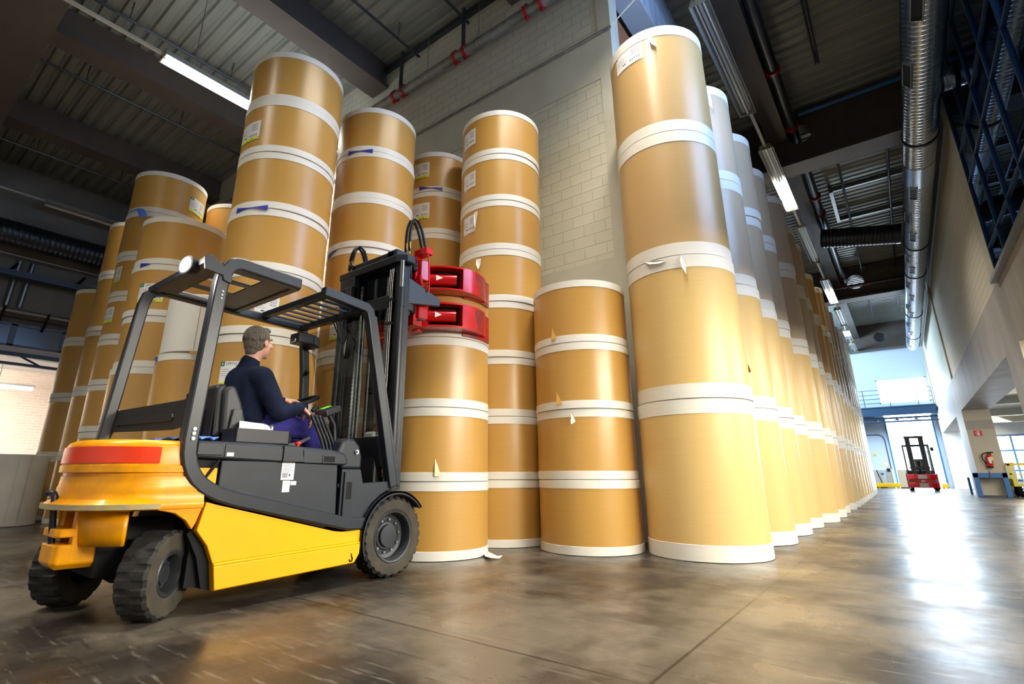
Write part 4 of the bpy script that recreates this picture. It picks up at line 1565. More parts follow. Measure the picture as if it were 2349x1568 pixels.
m.box(FC + .487, FC + .494, a.y - .008, c.y + .008, c.z - .006, c.z)
m.box(FC + .487, FC + .494, a.y - .008, c.y + .008, a.z, a.z + .006)
m.box(FC + .487, FC + .494, a.y - .008, a.y, c.z, a.z)
m.box(FC + .487, FC + .494, c.y, c.y + .008, c.z, a.z)
m.box(FC + .487, FC + .4905, a.y, c.y, c.z, a.z, 1)
part('latch', m, ['plastic_dark', 'black'], HOOD)
part('gas_spring', MB().tube([(FC + .478, 1.415, .70), (FC + .478, 1.50, .835)], [.006, .010], 8), 'black')
part('bracket', MB().box(FC + .30, FC + .468, 1.35, 1.505, .64, .79), 'yellow_paint', bevel=.006)
part('inner_frame', MB().box(FC - .45, FC + .44, 1.30, 1.53, .60, .845), 'black')
part('stop_button', MB().cyl((FC + .36, 2.08, .935), (FC + .36, 2.08, .955), .012, 12).cyl((FC + .36, 2.08, .955), (FC + .36, 2.08, .972), .022, 16), 'button_red', smooth=40)
# front cab side, step, floor plate and leg shield
m = MB()
m.prismYZ([(2.39, .42), (2.39, .79), (2.56, .79), (2.59, .69), (2.84, .70), (2.86, .645), (2.76, .60), (2.68, .54), (2.62, .46), (2.59, .38), (2.47, .375)], FC + .40, FC + .470)
m.prismYZ([(2.39, .42), (2.39, .79), (2.56, .79), (2.59, .69), (2.84, .70), (2.86, .645), (2.76, .60), (2.68, .54), (2.62, .46), (2.59, .38), (2.47, .375)], FC - .470, FC - .40)
m.box(FC - .45, FC + .45, 2.38, 2.86, .66, .69)
part('cab_side', m, 'slate_light', bevel=0.006)
m = MB().prismYZ([(2.41, .42), (2.41, .77), (2.485, .77), (2.49, .43)], FC + .468, FC + .485)
m.box(FC + .484, FC + .487, 2.43, 2.475, .58, .70, 1)
part('front_cover', m, ['slate', 'black'], bevel=.004)
m = MB()
m.box(FC - .44, FC + .35, 2.78, 2.86, .66, 1.05)
m.prismYZ([(2.74, 1.05), (2.86, 1.05), (2.86, .80), (2.80, .80)], FC - .44, FC + .43)
part('leg_shield', m, 'plastic_dark', bevel=.02)
m = MB()
pr = [(2.36, .90), (2.40, .985), (2.45, 1.015), (2.50, 1.01), (2.55, .965), (2.58, .88), (2.58, .79), (2.40, .79)]
m.prismYZ(pr, FC + .30, FC + .45)
cons = part('lever_console', m, 'slate_light', bevel=.02)
part('key_switch', MB().cyl((FC + .45, 2.52, .915), (FC + .462, 2.52, .915), .017, 14).box(FC + .462, FC + .475, 2.515, 2.525, .905, .925), 'steel', cons)

# overhead guard
fr = MB()
xr = FC + .455
path = [(xr, 2.62, .405), (xr, 2.47, .412)] + [tuple(p) for p in bezier((xr, 1.66, .600), (xr, 1.44, .655), (xr, 1.318, .72), (xr, 1.32, .94), 9)] + [tuple(p) for p in bezier((xr, 1.352, 1.90), (xr, 1.36, 2.04), (xr, 1.40, 2.095), (xr, 1.50, 2.087), 8)] + [(xr, 1.90, 2.075)]
fr.sweep(path, .075, .085, (1, 0, 0))
GUARD = part('guard_frame', fr, 'slate', bevel=.012)
m = MB()
for px_, py_ in ((446.5, 983), (444.5, 993.5), (442.5, 1005), (511, 668), (509, 676), (507.5, 684)):
    c_ = atX(px_, py_, xr + .0375)
    m.cyl(c_ - Vector((.004, 0, 0)), c_ + Vector((.006, 0, 0)), .011 if py_ > 900 else .006, 12)
part('post_bolts', m, 'steel_dull', GUARD)
fr = MB()
xl = FC - .455
path = [(xl, 1.15, .93), (xl, 1.225, 1.93), (xl, 1.245, 2.01), (xl, 1.29, 2.055), (xl, 1.36, 2.07), (xl, 2.50, 2.045), (xl, 2.53, 1.98), (xl, 2.58, 1.60), (xl, 2.62, 1.1), (xl, 2.66, .68)]
fr.sweep(path, .06, .07, (1, 0, 0))
part('guard_frame', fr, 'slate', bevel=.010)
fr = MB()
fr.sweep([(xr, 2.10, 2.085), (xr, 2.50, 2.055), (xr, 2.535, 2.03), (xr, 2.56, 1.96), (xr, 2.88, .66)], .07, .075, (1, 0, 0))
fr.sweep([(xr + .028, 2.585, 2.0), (xr + .028, 2.93, .66)], .015, .03, (1, 0, 0))
part('front_post', fr, 'slate', bevel=.008)
fr = MB()
for a in ((1.235, 1.30, 2.03, 2.075), (1.85, 1.91, 2.035, 2.09), (2.10, 2.16, 2.045, 2.095), (2.47, 2.54, 2.02, 2.065)):
    part('cross_beam', MB().box(xl, xr, *a), 'slate', bevel=.008)
m = MB()
n_ = 7
for k in range(n_):
    x = xl + .06 + (xr - xl - .12) * (k + .5) / n_
    part('roof_bar', MB().box(x - .012, x + .012, 2.15, 2.48, 2.052, 2.066), 'slate')
# pierced roof plate behind the driver's head
m = MB()
xs = [xl, xl + .10, xl + .34, xl + .41, xl + .62, xl + .68, xl + .84, xr]
for y0, y1, solid_ in ((1.28, 1.40, True), (1.40, 1.66, False), (1.66, 1.87, True)):
    if solid_:
        m.box(xl, xr, y0, y1, 2.045, 2.055)
    else:
        for a in range(0, len(xs) - 1, 2):
            m.box(xs[a], xs[a + 1], y0, y1, 2.045, 2.055)
part('roof_plate', m, 'slate')
# panel between the rear posts
m = MB()


def rear(x, z): return (x, 1.15 + (z - .93) * .075 + .12 * (x - xl) / (xr - xl) + .02, z)


bpts = [(xl, .94), (xl + .05, 1.02), (xr - .16, 1.005), (xr - .06, 1.02), (xr - .03, .94), (xr, .94), (xr, 1.24), (xr - .04, 1.21), (xr - .10, 1.185), (xl + .05, 1.165), (xl, 1.19)]
m.prism([rear(x, z) for x, z in bpts], (0, .012, 0))
m.prism([Vector(rear(x, z)) - Vector((0, .008, 0)) for x, z in ((xl + .10, 1.06), (xr - .18, 1.06), (xr - .16, 1.08), (xr - .18, 1.105), (xl + .10, 1.10), (xl + .08, 1.08))], (0, .012, 0))
part('rear_panel', m, 'plastic_dark', bevel=.004)
# work lights
wl = MB()
wl.prismYZ([(1.215, 2.055), (1.245, 2.085), (1.40, 1.985), (1.40, 1.925), (1.35, 1.935), (1.34, 1.965), (1.23, 1.975)], xr + .035, xr + .05)
lightb = part('lamp_bracket', wl, 'slate_light', bevel=.004)
m = MB().lathe([(0, .02), (.045, .015), (.062, -.02), (.066, -.055), (.06, -.06)], (xr - .16, 1.24, 2.035), (-.25, 1, -.05), 24)
wlamp = part('work_light', m, 'plastic_dark', lightb, smooth=40)
cc = Vector((xr - .16, 1.24, 2.035)) - Vector((-.25, 1, -.05)).normalized() * .058
lens = MB().lathe([(0, -.012), (.03, -.010), (.052, 0)], cc, (-.25, 1, -.05), 24)
part('lens', lens, 'lens_lit', wlamp, smooth=60)
d = bpy.data.lights.new('work_lamp', 'POINT')
d.energy = 18
d.shadow_soft_size = .05
d.color = (1, .88, .76)
lo = bpy.data.objects.new('work_lamp', d)
COL.objects.link(lo)
lo.location = cc + Vector((.02, -.09, .01))
m = MB()
m.box(FC - .41, FC - .26, 2.37, 2.52, 1.86, 1.95)
m.prismYZ([(2.52, 1.86), (2.58, 1.84), (2.58, 1.93), (2.52, 1.95)], FC - .41, FC - .26)
m.box(FC - .385, FC - .30, 2.355, 2.372, 1.865, 1.90, 1)
part('work_light', m, ['plastic_dark', 'steel'], bevel=.012)
m = MB().tube([(FC - .40, 2.56, 1.62), (FC - .33, 2.52, 1.62)], .008, 8)
m.ball((FC - .32, 2.515, 1.62), .022)
m.ball((FC - .40, 2.555, 1.62), .020)
part('grab_knob', m, 'black', smooth=60)
# mirror
mx = FC + .18
m = MB().tube([(FC + .02, 2.54, 2.02), (FC + .12, 2.54, 1.82)], .008, 8)
m.tube([(FC + .02, 2.50, 2.03), (FC + .10, 2.54, 1.84)], .006, 8)
mir = part('mirror_arm', m, 'black')
mp = [(.0, -.105), (.05, -.095), (.095, -.04), (.115, .04), (.10, .085), (.03, .07), (-.06, .03), (-.085, .0), (-.06, -.06)]
Mx = Matrix.Translation((FC + .19, 2.53, 1.78)) @ Matrix.Rotation(math.radians(-28), 4, 'Z')
m = MB()
m.tube([Mx @ Vector((a, 0, b)) for a, b in mp], .010, 8, closed=True)
m.prism([Mx @ Vector((a, .004, b)) for a, b in mp], Mx.to_3x3() @ Vector((0, .03, 0)))
rm = part('mirror', m, 'black', mir, smooth=50)
m = MB()
c0 = m.bm.verts.new(Mx @ Vector((.01, -.018, -.005)))
vs = [m.bm.verts.new(Mx @ Vector((a, -.001, b))) for a, b in mp]
for i in range(len(vs)):
    m.face((c0, vs[i], vs[(i + 1) % len(vs)]))
part('mirror_glass', m, 'steel', rm, smooth=80)
# windscreen
m = MB()
m.prism([(xl + .04, 2.56, 2.0), (xr - .05, 2.575, 2.0), (xr - .05, 2.80, 1.06), (xl + .04, 2.80, 1.06)], (0, .006, 0))
part('windscreen', m, 'screen_glass')

# seat
st = MB()
st.box(FC - .23, FC + .23, 1.64, 2.12, .95, 1.04)
seat = part('seat', st, 'seat_vinyl', bevel=.03)
m = MB().prismYZ([(1.56, .98), (1.54, 1.31), (1.57, 1.34), (1.61, 1.335), (1.65, 1.26), (1.69, 1.05), (1.68, .98)], FC - .235, FC + .20)
sbk = part('seat_back', m, 'seat_vinyl', seat, bevel=.02)
for s in (1, -1):
    xx = FC + s * .19
    m = MB()
    m.prismYZ([(1.60, 1.0), (1.58, 1.29), (1.61, 1.325), (1.65, 1.32), (1.70, 1.22), (1.75, 1.08), (1.75, 1.0)], min(xx, xx + s * .06), max(xx, xx + s * .06))
    part('seat_bolster', m, 'seat_grey', sbk, bevel=.02)
part('seat_hinge_cover', MB().prismYZ([(1.62, .98), (1.64, 1.17), (1.70, 1.17), (1.72, .98)], FC + .26, FC + .275), 'seat_grey', sbk, bevel=.006)
m = MB().box(FC - .24, FC + .20, 1.535, 1.55, .985, 1.305)
m.box(FC - .22, FC + .10, 1.525, 1.537, 1.0, 1.17)
part('seat_shell', m, 'black', sbk, bevel=.01)
part('seat_base', MB().box(FC - .22, FC + .22, 1.66, 2.10, .92, .955), 'plastic_dark', seat)
m = MB().tube([(FC + .25, 1.93, 1.03), (FC + .245, 1.93, 1.075)], [.016, .02], 10)
m.box(FC + .22, FC + .245, 1.86, 1.90, 1.0, 1.09)
part('belt_buckle', m, 'steel_dull', seat, bevel=.004)
m = MB().prismYZ([(1.84, 1.03), (1.93, 1.09), (1.945, 1.075), (1.87, 1.02)], FC + .243, FC + .258)
m.prismYZ([(2.02, .955), (2.12, .975), (2.22, 1.02), (2.235, 1.008), (2.14, .955), (2.05, .945)], FC + .26, FC + .275)
part('seat_belt', m, 'seat_grey', seat)
# document tray
m = MB()
x0, x1, y0, y1, z0, z1 = FC + .24, FC + .43, 1.60, 1.97, .945, 1.035
m.box(x0, x1, y0, y1, z0, z0 + .01)
m.box(x0, x0 + .012, y0, y1, z0, z1)
m.box(x1 - .012, x1, y0, y1, z0, z1)
m.box(x0, x1, y0, y0 + .012, z0, z1)
m.box(x0, x1, y1 - .012, y1, z0, z1)
part('document_tray', m, 'plastic_dark', bevel=.004)
# levers and display
for k in range(4):
    y = 2.155 + k * .044
    x = FC + .385 - k * .018
    lv_ = MB().tube(bezier((x, y + .12, .925), (x, y + .105, .99), (x, y + .06, 1.05), (x, y, 1.155), 12), [.011] * 7 + [.010] * 3 + [.013] * 3, 10)
    lv_.ball((x, y, 1.16), .0145)
    part('lever', lv_, 'slate', cons, smooth=60)
m = MB()
Md = Matrix.Translation((FC + .30, 2.345, 1.215)) @ Matrix.Rotation(math.radians(14), 4, 'Z') @ Matrix.Rotation(math.radians(20), 4, 'X')
m.box(-.06, .06, -.085, .085, -.026, .026, M=Md)
disp = part('display', m, 'plastic_dark', bevel=.012)
m = MB().box(-.048, -.012, -.03, .06, .027, .030, M=Md)
part('screen', m, 'screen_green', disp)
m = MB()
for a in range(3):
    for b in range(5):
        m.box(.004 + a * .017, .015 + a * .017, -.06 + b * .024, -.045 + b * .024, .026, .030, M=Md)
part('keypad', m, 'slate_light', disp)
part('display_arm', MB().tube([(FC + .28, 2.44, .98), (FC + .28, 2.42, 1.12), (FC + .29, 2.36, 1.19)], .018, 10), 'plastic_dark', disp, smooth=50)
m = MB().tube([(FC + .25, 2.24, 1.21), (FC + .25, 2.27, 1.245), (FC + .245, 2.285, 1.24)], [.015, .02, .014], 12)
part('joystick', m, 'black', disp, smooth=60)
# steering wheel
m = MB()
sc_ = Vector((FC - .06, 2.30, 1.30))
axs = Vector((0, -.42, .9)).normalized()
uu = axs.orthogonal().normalized()
vv = axs.cross(uu)
m.tube([sc_ + (uu * math.cos(a) + vv * math.sin(a)) * .165 for a in (2 * PI * k / 36 for k in range(36))], .014, 10, closed=True)
for k in range(3):
    a = 2 * PI * k / 3 + .4
    m.tube([sc_ - axs * .03, sc_ + (uu * math.cos(a) + vv * math.sin(a)) * .16], .012, 8)
m.cyl(sc_ - axs * .05, sc_ - axs * .015, .04, 16)
sw = part('steering_wheel', m, 'black', smooth=60)
part('steering_column', MB().tube([sc_ - axs * .04, sc_ - axs * .30 + Vector((0, .02, 0)), (FC - .06, 2.72, .86)], .035, 12), 'plastic_dark', sw, smooth=60)

# ---- mast
for s in (1, -1):
    m = MB()
    xo = FC + s * .375
    m.box(xo - .03, xo + .03, 2.90, 2.92, .64, 2.60)
    m.box(xo - .03, xo + .03, 3.00, 3.02, .64, 2.60)
    m.box(min(xo + s * .015, xo + s * .03), max(xo + s * .015, xo + s * .03), 2.92, 3.0, .64, 2.60)
    part('mast_rail', m, 'slate', bevel=.003)
    m = MB()
    xo = FC + s * .29
    xo = FC + s * .255
    m.box(xo - .028, xo + .028, 2.92, 2.94, .20, 2.66)
    m.box(xo - .028, xo + .028, 3.02, 3.04, .20, 2.66)
    m.box(min(xo + s * .012, xo + s * .028), max(xo + s * .012, xo + s * .028), 2.94, 3.02, .20, 2.66)
    part('mast_rail', m, 'black_gloss', bevel=.003)
    m = MB().cyl((FC + s * .425, 2.90, .64), (FC + s * .425, 2.90, 2.36), .032, 18)
    m.cyl((FC + s * .425, 2.90, 2.18), (FC + s * .425, 2.90, 2.28), .037, 18)
    lc = part('lift_cylinder', m, 'slate', smooth=40)
    part('piston_rod', MB().cyl((FC + s * .425, 2.90, 2.36), (FC + s * .425, 2.90, 2.62), .020, 16), 'steel', lc, smooth=40)
    m = MB()
    for k in range(48):
        z = .75 + k * .037
        m.box(FC + s * .19 - .014, FC + s * .19 + .014, 2.94, 2.955, z, z + .026)
        m.box(FC + s * .19 - .008, FC + s * .19 + .008, 2.943, 2.952, z + .024, z + .04, 0)
    part('lift_chain', m, 'steel_dull')
m = MB()
m.cyl((FC, 2.97, .3), (FC, 2.97, 1.9), .045, 18)
lc = part('lift_cylinder', m, 'black', smooth=40)
part('piston_rod', MB().cyl((FC, 2.97, 1.9), (FC, 2.97, 2.55), .028, 16), 'pipe_dark', lc, smooth=40)
m = MB()
m.prismXY([(FC - .47, 2.86), (FC + .38, 2.86), (FC + .47, 2.92), (FC + .47, 3.02), (FC - .40, 3.02), (FC - .47, 2.98)], 2.61, 2.685)
m.box(FC - .36, FC + .30, 2.90, 2.93, 2.685, 2.76)
m.box(FC - .36, FC + .30, 3.03, 3.06, 2.685, 2.76)
m.box(FC - .36, FC - .29, 2.90, 3.06, 2.685, 2.76)
m.box(FC + .20, FC + .34, 2.90, 3.06, 2.685, 2.77)
part('mast_head', m, 'slate', bevel=.012)
for bx_ in ((-.30, .30, 2.885, 2.91, 2.20, 2.32), (.16, .33, 2.86, 2.90, 2.18, 2.30), (-.38, .38, 2.90, 2.93, .62, .78)):
    part('mast_crossbar', MB().box(FC + bx_[0], FC + bx_[1], *bx_[2:]), 'slate', bevel=.006)
part('hose_guide', MB().box(FC - .44, FC - .22, 2.86, 2.92, 2.50, 2.61).box(FC - .34, FC - .25, 2.85, 2.90, 2.32, 2.51), 'slate', bevel=.006)
# silver hose tubes and hydraulic hoses
for dx, y in ((.30, 2.865), (.325, 2.862), (.345, 2.865)):
    part('hydraulic_tube', MB().tube([(FC + dx, y, .95), (FC + dx, y, 2.42), (FC + dx - .012, y + .02, 2.56)], .0045, 8), 'steel_dull')
part('hydraulic_tube', MB().tube([(FC + .30, 2.865, .95), (FC + .33, 2.86, .83), (FC + .37, 2.86, .74)], .008, 8), 'steel_dull')
for dx in (-.12, -.07, .05):
    part('hydraulic_tube', MB().tube([(FC + dx, 2.90, 1.02), (FC + dx, 2.90, 2.2)], .007, 8), 'steel_dull')
m = MB()
for z in (.98, 1.35, 2.02, 2.24):
    m.box(FC + .285, FC + .36, 2.85, 2.88, z, z + .025)
part('tube_clamp', m, 'plastic_dark')
def hose(r, *bz):
    part('hydraulic_hose', MB().tube(bezier(*bz), r, 10), 'black_gloss', smooth=60)


for dx, dy in ((.315, 0), (.345, .01)):
    hose(.009, (FC + dx, 2.862, .99), (FC + dx, 2.862, .90), (FC + dx + .04, 2.862, .86), (FC + dx + .045, 2.862 + dy, .72))
for dx in (-.34, -.30):
    hose(.014, (FC + dx, 2.88, 2.70), (FC + dx - .02, 2.88, 3.02), (FC + dx + .10, 2.95, 3.06), (FC + dx + .10, 3.0, 2.70))
for k, dx in enumerate((.27, .32)):
    hose(.014, (FC + dx, 3.07, 2.80), (FC + dx - .02, 3.06, 3.24), (FC + dx + .06, 3.12, 3.26), (FC + dx + .06, 3.22, 2.88))
    hose(.010, (FC + dx, 3.07, 2.80), (FC + dx + .02, 3.07, 2.60), (FC + dx + .06, 3.1, 2.42), (FC + dx - .06, 3.12, 2.36))
m = MB()
for k, dx in enumerate((.27, .32)):
    m.cyl((FC + dx, 3.07, 2.72), (FC + dx, 3.07, 2.90), .013, 10)
for dx in (-.34, -.30):
    m.cyl((FC + dx, 2.88, 2.68), (FC + dx, 2.88, 2.80), .012, 10)
for k in range(2):
    m.cyl((FC + .33 + k * .05, 3.22, 2.85), (FC + .33 + k * .05, 3.22, 2.90), .012, 10)
m.cyl((FC + .36, 2.862, .735), (FC + .362, 2.862, .80), .010, 8)
m.cyl((FC + .385, 2.862, .70), (FC + .385, 2.862, .77), .010, 8)
part('hose_fitting', m, 'brass', smooth=50)
m = MB().box(FC + .13, FC + .25, 2.83, 2.90, .98, 1.10)
part('fluid_bottle', m, 'edge_white', bevel=.02)

# ---- carriage and red clamp
m = MB()
m.box(FC - .33, FC + .34, 3.05, 3.10, 2.16, 2.70)
m.prism([(FC + .30, 3.06, 2.47), (FC + .36, 3.06, 2.47), (FC + .36, 3.06, 2.20), (FC + .30, 3.06, 2.20)], (.0, .06, 0))
m.prism([(FC + .33, 3.04, 2.52), (FC + .40, 3.40, 2.38), (FC + .40, 3.40, 2.31), (FC + .33, 3.04, 2.26)], (.03, 0, 0))
part('carriage', m, 'slate', bevel=.006)
m = MB()
m.cyl((FC, 3.10, 2.44), (FC, 3.20, 2.44), .22, 32)
m.box(FC - .30, FC + .30, 3.18, 3.30, 2.56, 2.80)
m.box(FC - .30, FC + .30, 3.18, 3.30, 2.10, 2.34)
m.box(FC - .16, FC + .22, 3.16, 3.28, 2.15, 2.76)
m.prismXY([(FC + .22, 3.18), (FC + .33, 3.22), (FC + .35, 3.32), (FC + .22, 3.36)], 2.56, 2.77)
m.prismXY([(FC + .22, 3.18), (FC + .33, 3.22), (FC + .35, 3.32), (FC + .22, 3.36)], 2.17, 2.38)
CL = part('clamp_frame', m, 'clamp_red', bevel=.01)
m = MB().box(FC + .27, FC + .44, 3.18, 3.27, 2.795, 2.86)
part('valve_block', m, 'clamp_red', CL, bevel=.004)
m = MB().box(FC + .20, FC + .34, 3.12, 3.17, 2.62, 2.74).box(FC + .22, FC + .33, 3.12, 3.18, 2.20, 2.27)
part('valve_cover', m, 'black', CL, bevel=.008)
for zz in (2.66, 2.70, 2.235):
    part('pipe_union', MB().cyl((FC + .26, 3.11, zz), (FC + .345, 3.16, zz - .01), .009, 10), 'steel', CL, smooth=50)
for zz in (2.44, 2.47, 2.50):
    part('pipe_union', MB().cyl((FC + .36, 3.22, zz), (FC + .41, 3.24, zz), .008, 8), 'brass', CL, smooth=50)
part('pipe_union', MB().cyl((FC + .33, 3.20, 2.145), (FC + .40, 3.24, 2.14), .012, 10), 'steel', CL, smooth=50)
part('frame_ribs', MB().prism([(FC + .10, 3.15, 2.55), (FC + .34, 3.20, 2.60), (FC + .36, 3.24, 2.40), (FC + .16, 3.17, 2.34)], (0, .03, 0)), 'clamp_red', CL, bevel=.006)
m = MB().tube([(FC + .42, 3.20, 2.81), (FC + .435, 3.22, 2.76), (FC + .43, 3.24, 2.52), (FC + .42, 3.25, 2.42)], .008, 8)
part('hard_line', m, 'clamp_red', CL, smooth=60)
RCX, RCY, RRAD = -3.87, 4.02, .536


def arm(z0, z1, sgn):
    """curved arm hugging the roll; window at the root shows the clamp cylinder"""
    def pt(a, r): return (RCX + sgn * r * math.cos(a), RCY - r * math.sin(a))
    n = 22
    A0, A1 = math.radians(64), math.radians(-7)
    inner = [pt(A0 + (A1 - A0) * k / n, RRAD + .022) for k in range(n + 1)]
    outer = [pt(A0 + (A1 - A0) * k / n, RRAD + .03 + .155 * math.sin(min(1.0, (1 - k / n) * 1.35 + .12) * PI / 2)) for k in range(n + 1)]
    m = MB()
    poly = inner + outer[::-1]
    m.prismXY(poly, z0, z0 + .018)
    m.prismXY(poly, z1 - .018, z1)
    half = 11
    m.prismXY(inner[half:16] + outer[half:16][::-1], z0 + .017, z1 - .017)
    m.prismXY(inner[15:] + outer[15:][::-1], z0 + .016, z1 - .016, 1)
    m.prismXY(inner[:3] + outer[:3][::-1], z0 + .017, z1 - .017)
    a = part('clamp_arm', m, ['clamp_red', 'clamp_red_worn'], CL, smooth=30)
    # web behind the cylinder
    back = [pt(A0 + (A1 - A0) * k / n, RRAD + .03) for k in range(2, half + 1)]
    back2 = [pt(A0 + (A1 - A0) * k / n, RRAD + .045) for k in range(2, half + 1)]
    part('arm_web', MB().prismXY(back + back2[::-1], z0 + .017, z1 - .017), 'black', CL)
    c0 = Vector((*pt(A0 + (A1 - A0) * 1.0 / n, RRAD + .13), (z0 + z1) / 2))
    c1 = Vector((*pt(A0 + (A1 - A0) * 9.6 / n, RRAD + .125), (z0 + z1) / 2))
    cy_ = part('clamp_cylinder', MB().tube([c0, c0 + (c1 - c0) * .15, c1], [.045, .058, .058], 20), 'clamp_red', CL, smooth=40)
    dvec = (c1 - c0).normalized()
    outw = Vector((dvec.y, -dvec.x, 0)) * (1 if sgn > 0 else -1)
    tc = c0 + (c1 - c0) * .45 + outw * .060
    t_ = MB()
    t_.prism([tc - dvec * .035 - Vector((0, 0, .03)), tc + dvec * .035 - Vector((0, 0, .03)) + Vector((0, 0, .03)), tc - dvec * .035 + Vector((0, 0, .03))], outw * .003)
    part('warning_sticker', t_, 'label_white', CL)
    part('arm_pivot', MB().cyl((*pt(A0 + .06, RRAD + .10), z0 - .03), (*pt(A0 + .06, RRAD + .10), z1 + .03), .05, 18), 'clamp_red', CL, smooth=40)
    return a


for s in (1, -1):
    arm(2.535, 2.79, s)
    arm(2.145, 2.40, s)
    m = MB()
    pa, pb = [], []
    for k in range(15):
        a = math.radians(22 - 46 * k / 14)
        pa.append((RCX + s * (RRAD + .008) * math.cos(a), RCY - (RRAD + .008) * math.sin(a)))
        pb.append((RCX + s * (RRAD + .024) * math.cos(a), RCY - (RRAD + .024) * math.sin(a)))
    m.prismXY(pa + pb[::-1], 2.11, 2.40)
    m.prismXY(pa + pb[::-1], 2.52, 2.80)
    part('clamp_pad', m, 'clamp_red_worn', CL, smooth=30)
# worn patches on the outer face of both arms
# ---------------------------------------------------------------- the driver
PX = FC
PT = thing('person', 'person in navy sweater and blue trousers driving the yellow forklift', 'person', (PX, 1.9, 1.04))
HC_ = Vector((PX + .02, 1.882, 1.70))          # head centre
yaw = math.radians(16)                            # looking ahead and a little to the left, up at the load
MH = Matrix.Rotation(yaw, 3, 'Z') @ Matrix.Rotation(math.radians(7), 3, 'X')


def H(x, y, z): return HC_ + MH @ Vector((x, y, z))


hipR, hipL = Vector((PX + .10, 1.86, 1.10)), Vector((PX - .10, 1.86, 1.10))
kneeR, kneeL = Vector((PX + .13, 2.29, 1.09)), Vector((PX - .15, 2.31, 1.10))
ankR, ankL = Vector((PX + .14, 2.40, .77)), Vector((PX - .15, 2.44, .77))
shR, shL = Vector((PX + .19, 1.85, 1.42)), Vector((PX - .19, 1.88, 1.42))
elR, elL = Vector((PX + .285, 1.955, 1.165)), Vector((PX - .26, 2.05, 1.20))
wrR, wrL = Vector((PX + .275, 2.135, 1.225)), Vector((PX - .12, 2.22, 1.315))

body = MB()
# head: skull, jaw, nose, ears, neck
body.ball(H(0, -.018, .035), .076, .096, .088, 24, M=MH)
body.ball(H(0, .022, -.03), .058, .068, .082, 20, M=MH)
body.ball(H(0, .058, -.092), .028, .024, .022, 12, M=MH)
body.capsule(H(0, .092, .012), H(0, .112, -.022), .010, .015, 10)
body.ball(H(0, .078, .038), .052, .016, .014, 12, M=MH)
for s in (1, -1):
    body.ball(H(s * .076, -.006, -.008), .010, .020, .033, 12, M=MH)
    body.ball(H(s * .040, .062, -.022), .024, .024, .022, 10, M=MH)
body.ball(H(0, .092, -.052), .024, .008, .006, 10, M=MH)
body.ball(H(0, .090, -.063), .022, .009, .007, 10, M=MH)
body.capsule(H(0, -.035, -.06), (PX, 1.83, 1.49), .056, .062, 16)
# trunk and limbs (under the clothes)
body.capsule((PX, 1.85, 1.42), (PX, 1.84, 1.12), .10, .11, 16)
body.capsule((PX - .14, 1.865, 1.42), (PX + .14, 1.85, 1.42), .07, .07, 14)
for a, e, w in ((shR, elR, wrR), (shL, elL, wrL)):
    body.capsule(a, e, .050, .040, 12)
    body.capsule(e, w, .040, .027, 12)
for h, k, a in ((hipR, kneeR, ankR), (hipL, kneeL, ankL)):
    body.capsule(h, k, .075, .052, 12)
    body.capsule(k, a, .050, .036, 12)


def hand(w, fwd, down, side, curl, grip=None):
    """palm, four bent fingers of unequal length and a thumb from the side of the palm"""
    f, d_, s = Vector(fwd).normalized(), Vector(down).normalized(), Vector(side).normalized()
    p1 = w + f * .085
    for t in (-.028, -.009, .010, .029):
        body.capsule(w + s * t * .55 + f * .01, p1 + s * t, .016, .0115, 10)
    for t, L in ((-.031, .88), (-.0105, 1.0), (.0105, .94), (.031, .74)):
        a = p1 + s * t
        dirv = (f * math.cos(curl * .5) + d_ * math.sin(curl * .5)).normalized()
        b = a + dirv * .040 * L
        dirv = (f * math.cos(curl * 1.15) + d_ * math.sin(curl * 1.15)).normalized()
        c = b + dirv * .028 * L
        dirv = (f * math.cos(curl * 1.7) + d_ * math.sin(curl * 1.7)).normalized()
        e = c + dirv * .022 * L
        body.capsule(a, b, .0100, .0092, 8)
        body.capsule(b, c, .0092, .0085, 8)
        body.capsule(c, e, .0085, .0072, 8)
    a = w + f * .022 - s * .024 + d_ * .006
    b = a + (f * .55 - s * .6 + d_ * .5).normalized() * .042
    c = b + (f * .75 - s * .1 + d_ * .6).normalized() * .030
    body.capsule(a, b, .0135, .0108, 8)
    body.capsule(b, c, .0105, .0085, 8)


hand(wrR, (.25, .55, -.62), (-.3, -.25, -.9), (.8, -.3, .1), 1.0)
hand(wrL, (.35, .75, .05), (.1, .25, -.95), (-.9, .4, .1), 1.1)
bm_ = remesh_union(body, .0052, 5, .5)
bo = mesh_obj('body', bm_, 'skin', PT, smooth=80)

# hair: short, thick at the back, covering the ears' tops
hair = MB()
hair.ball(H(0, -.030, .048), .083, .099, .086, 24, M=MH)
hair.ball(H(0, -.052, -.010), .075, .070, .080, 20, M=MH)
hair.ball(H(0, .040, .098), .056, .045, .030, 14, M=MH)
hair.ball(H(0, -.075, -.062), .052, .038, .040, 14, M=MH)
for s in (1, -1):
    hair.ball(H(s * .066, -.012, .030), .016, .040, .042, 12, M=MH)
    hair.ball(H(s * .068, .020, .030), .010, .012, .032, 10, M=MH)
random.seed(5)
for k in range(120):
    a = random.uniform(-PI, PI)
    b = random.uniform(-.3, 1.2)
    p = H(.080 * math.cos(b) * math.sin(a), -.030 - .094 * math.cos(b) * abs(math.cos(a)) * (1 if abs(a) < 2.2 else -.8), .045 + .082 * math.sin(b))
    dr = MH @ Vector((math.sin(a) * .25, -.25, -.9 + .5 * math.sin(b)))
    hair.capsule(p, p + dr.normalized() * .022, .0075, .004, 6)
hm = remesh_union(hair, .0052, 2, .4)
ho = mesh_obj('hair', hm, 'hair', bo, smooth=80)
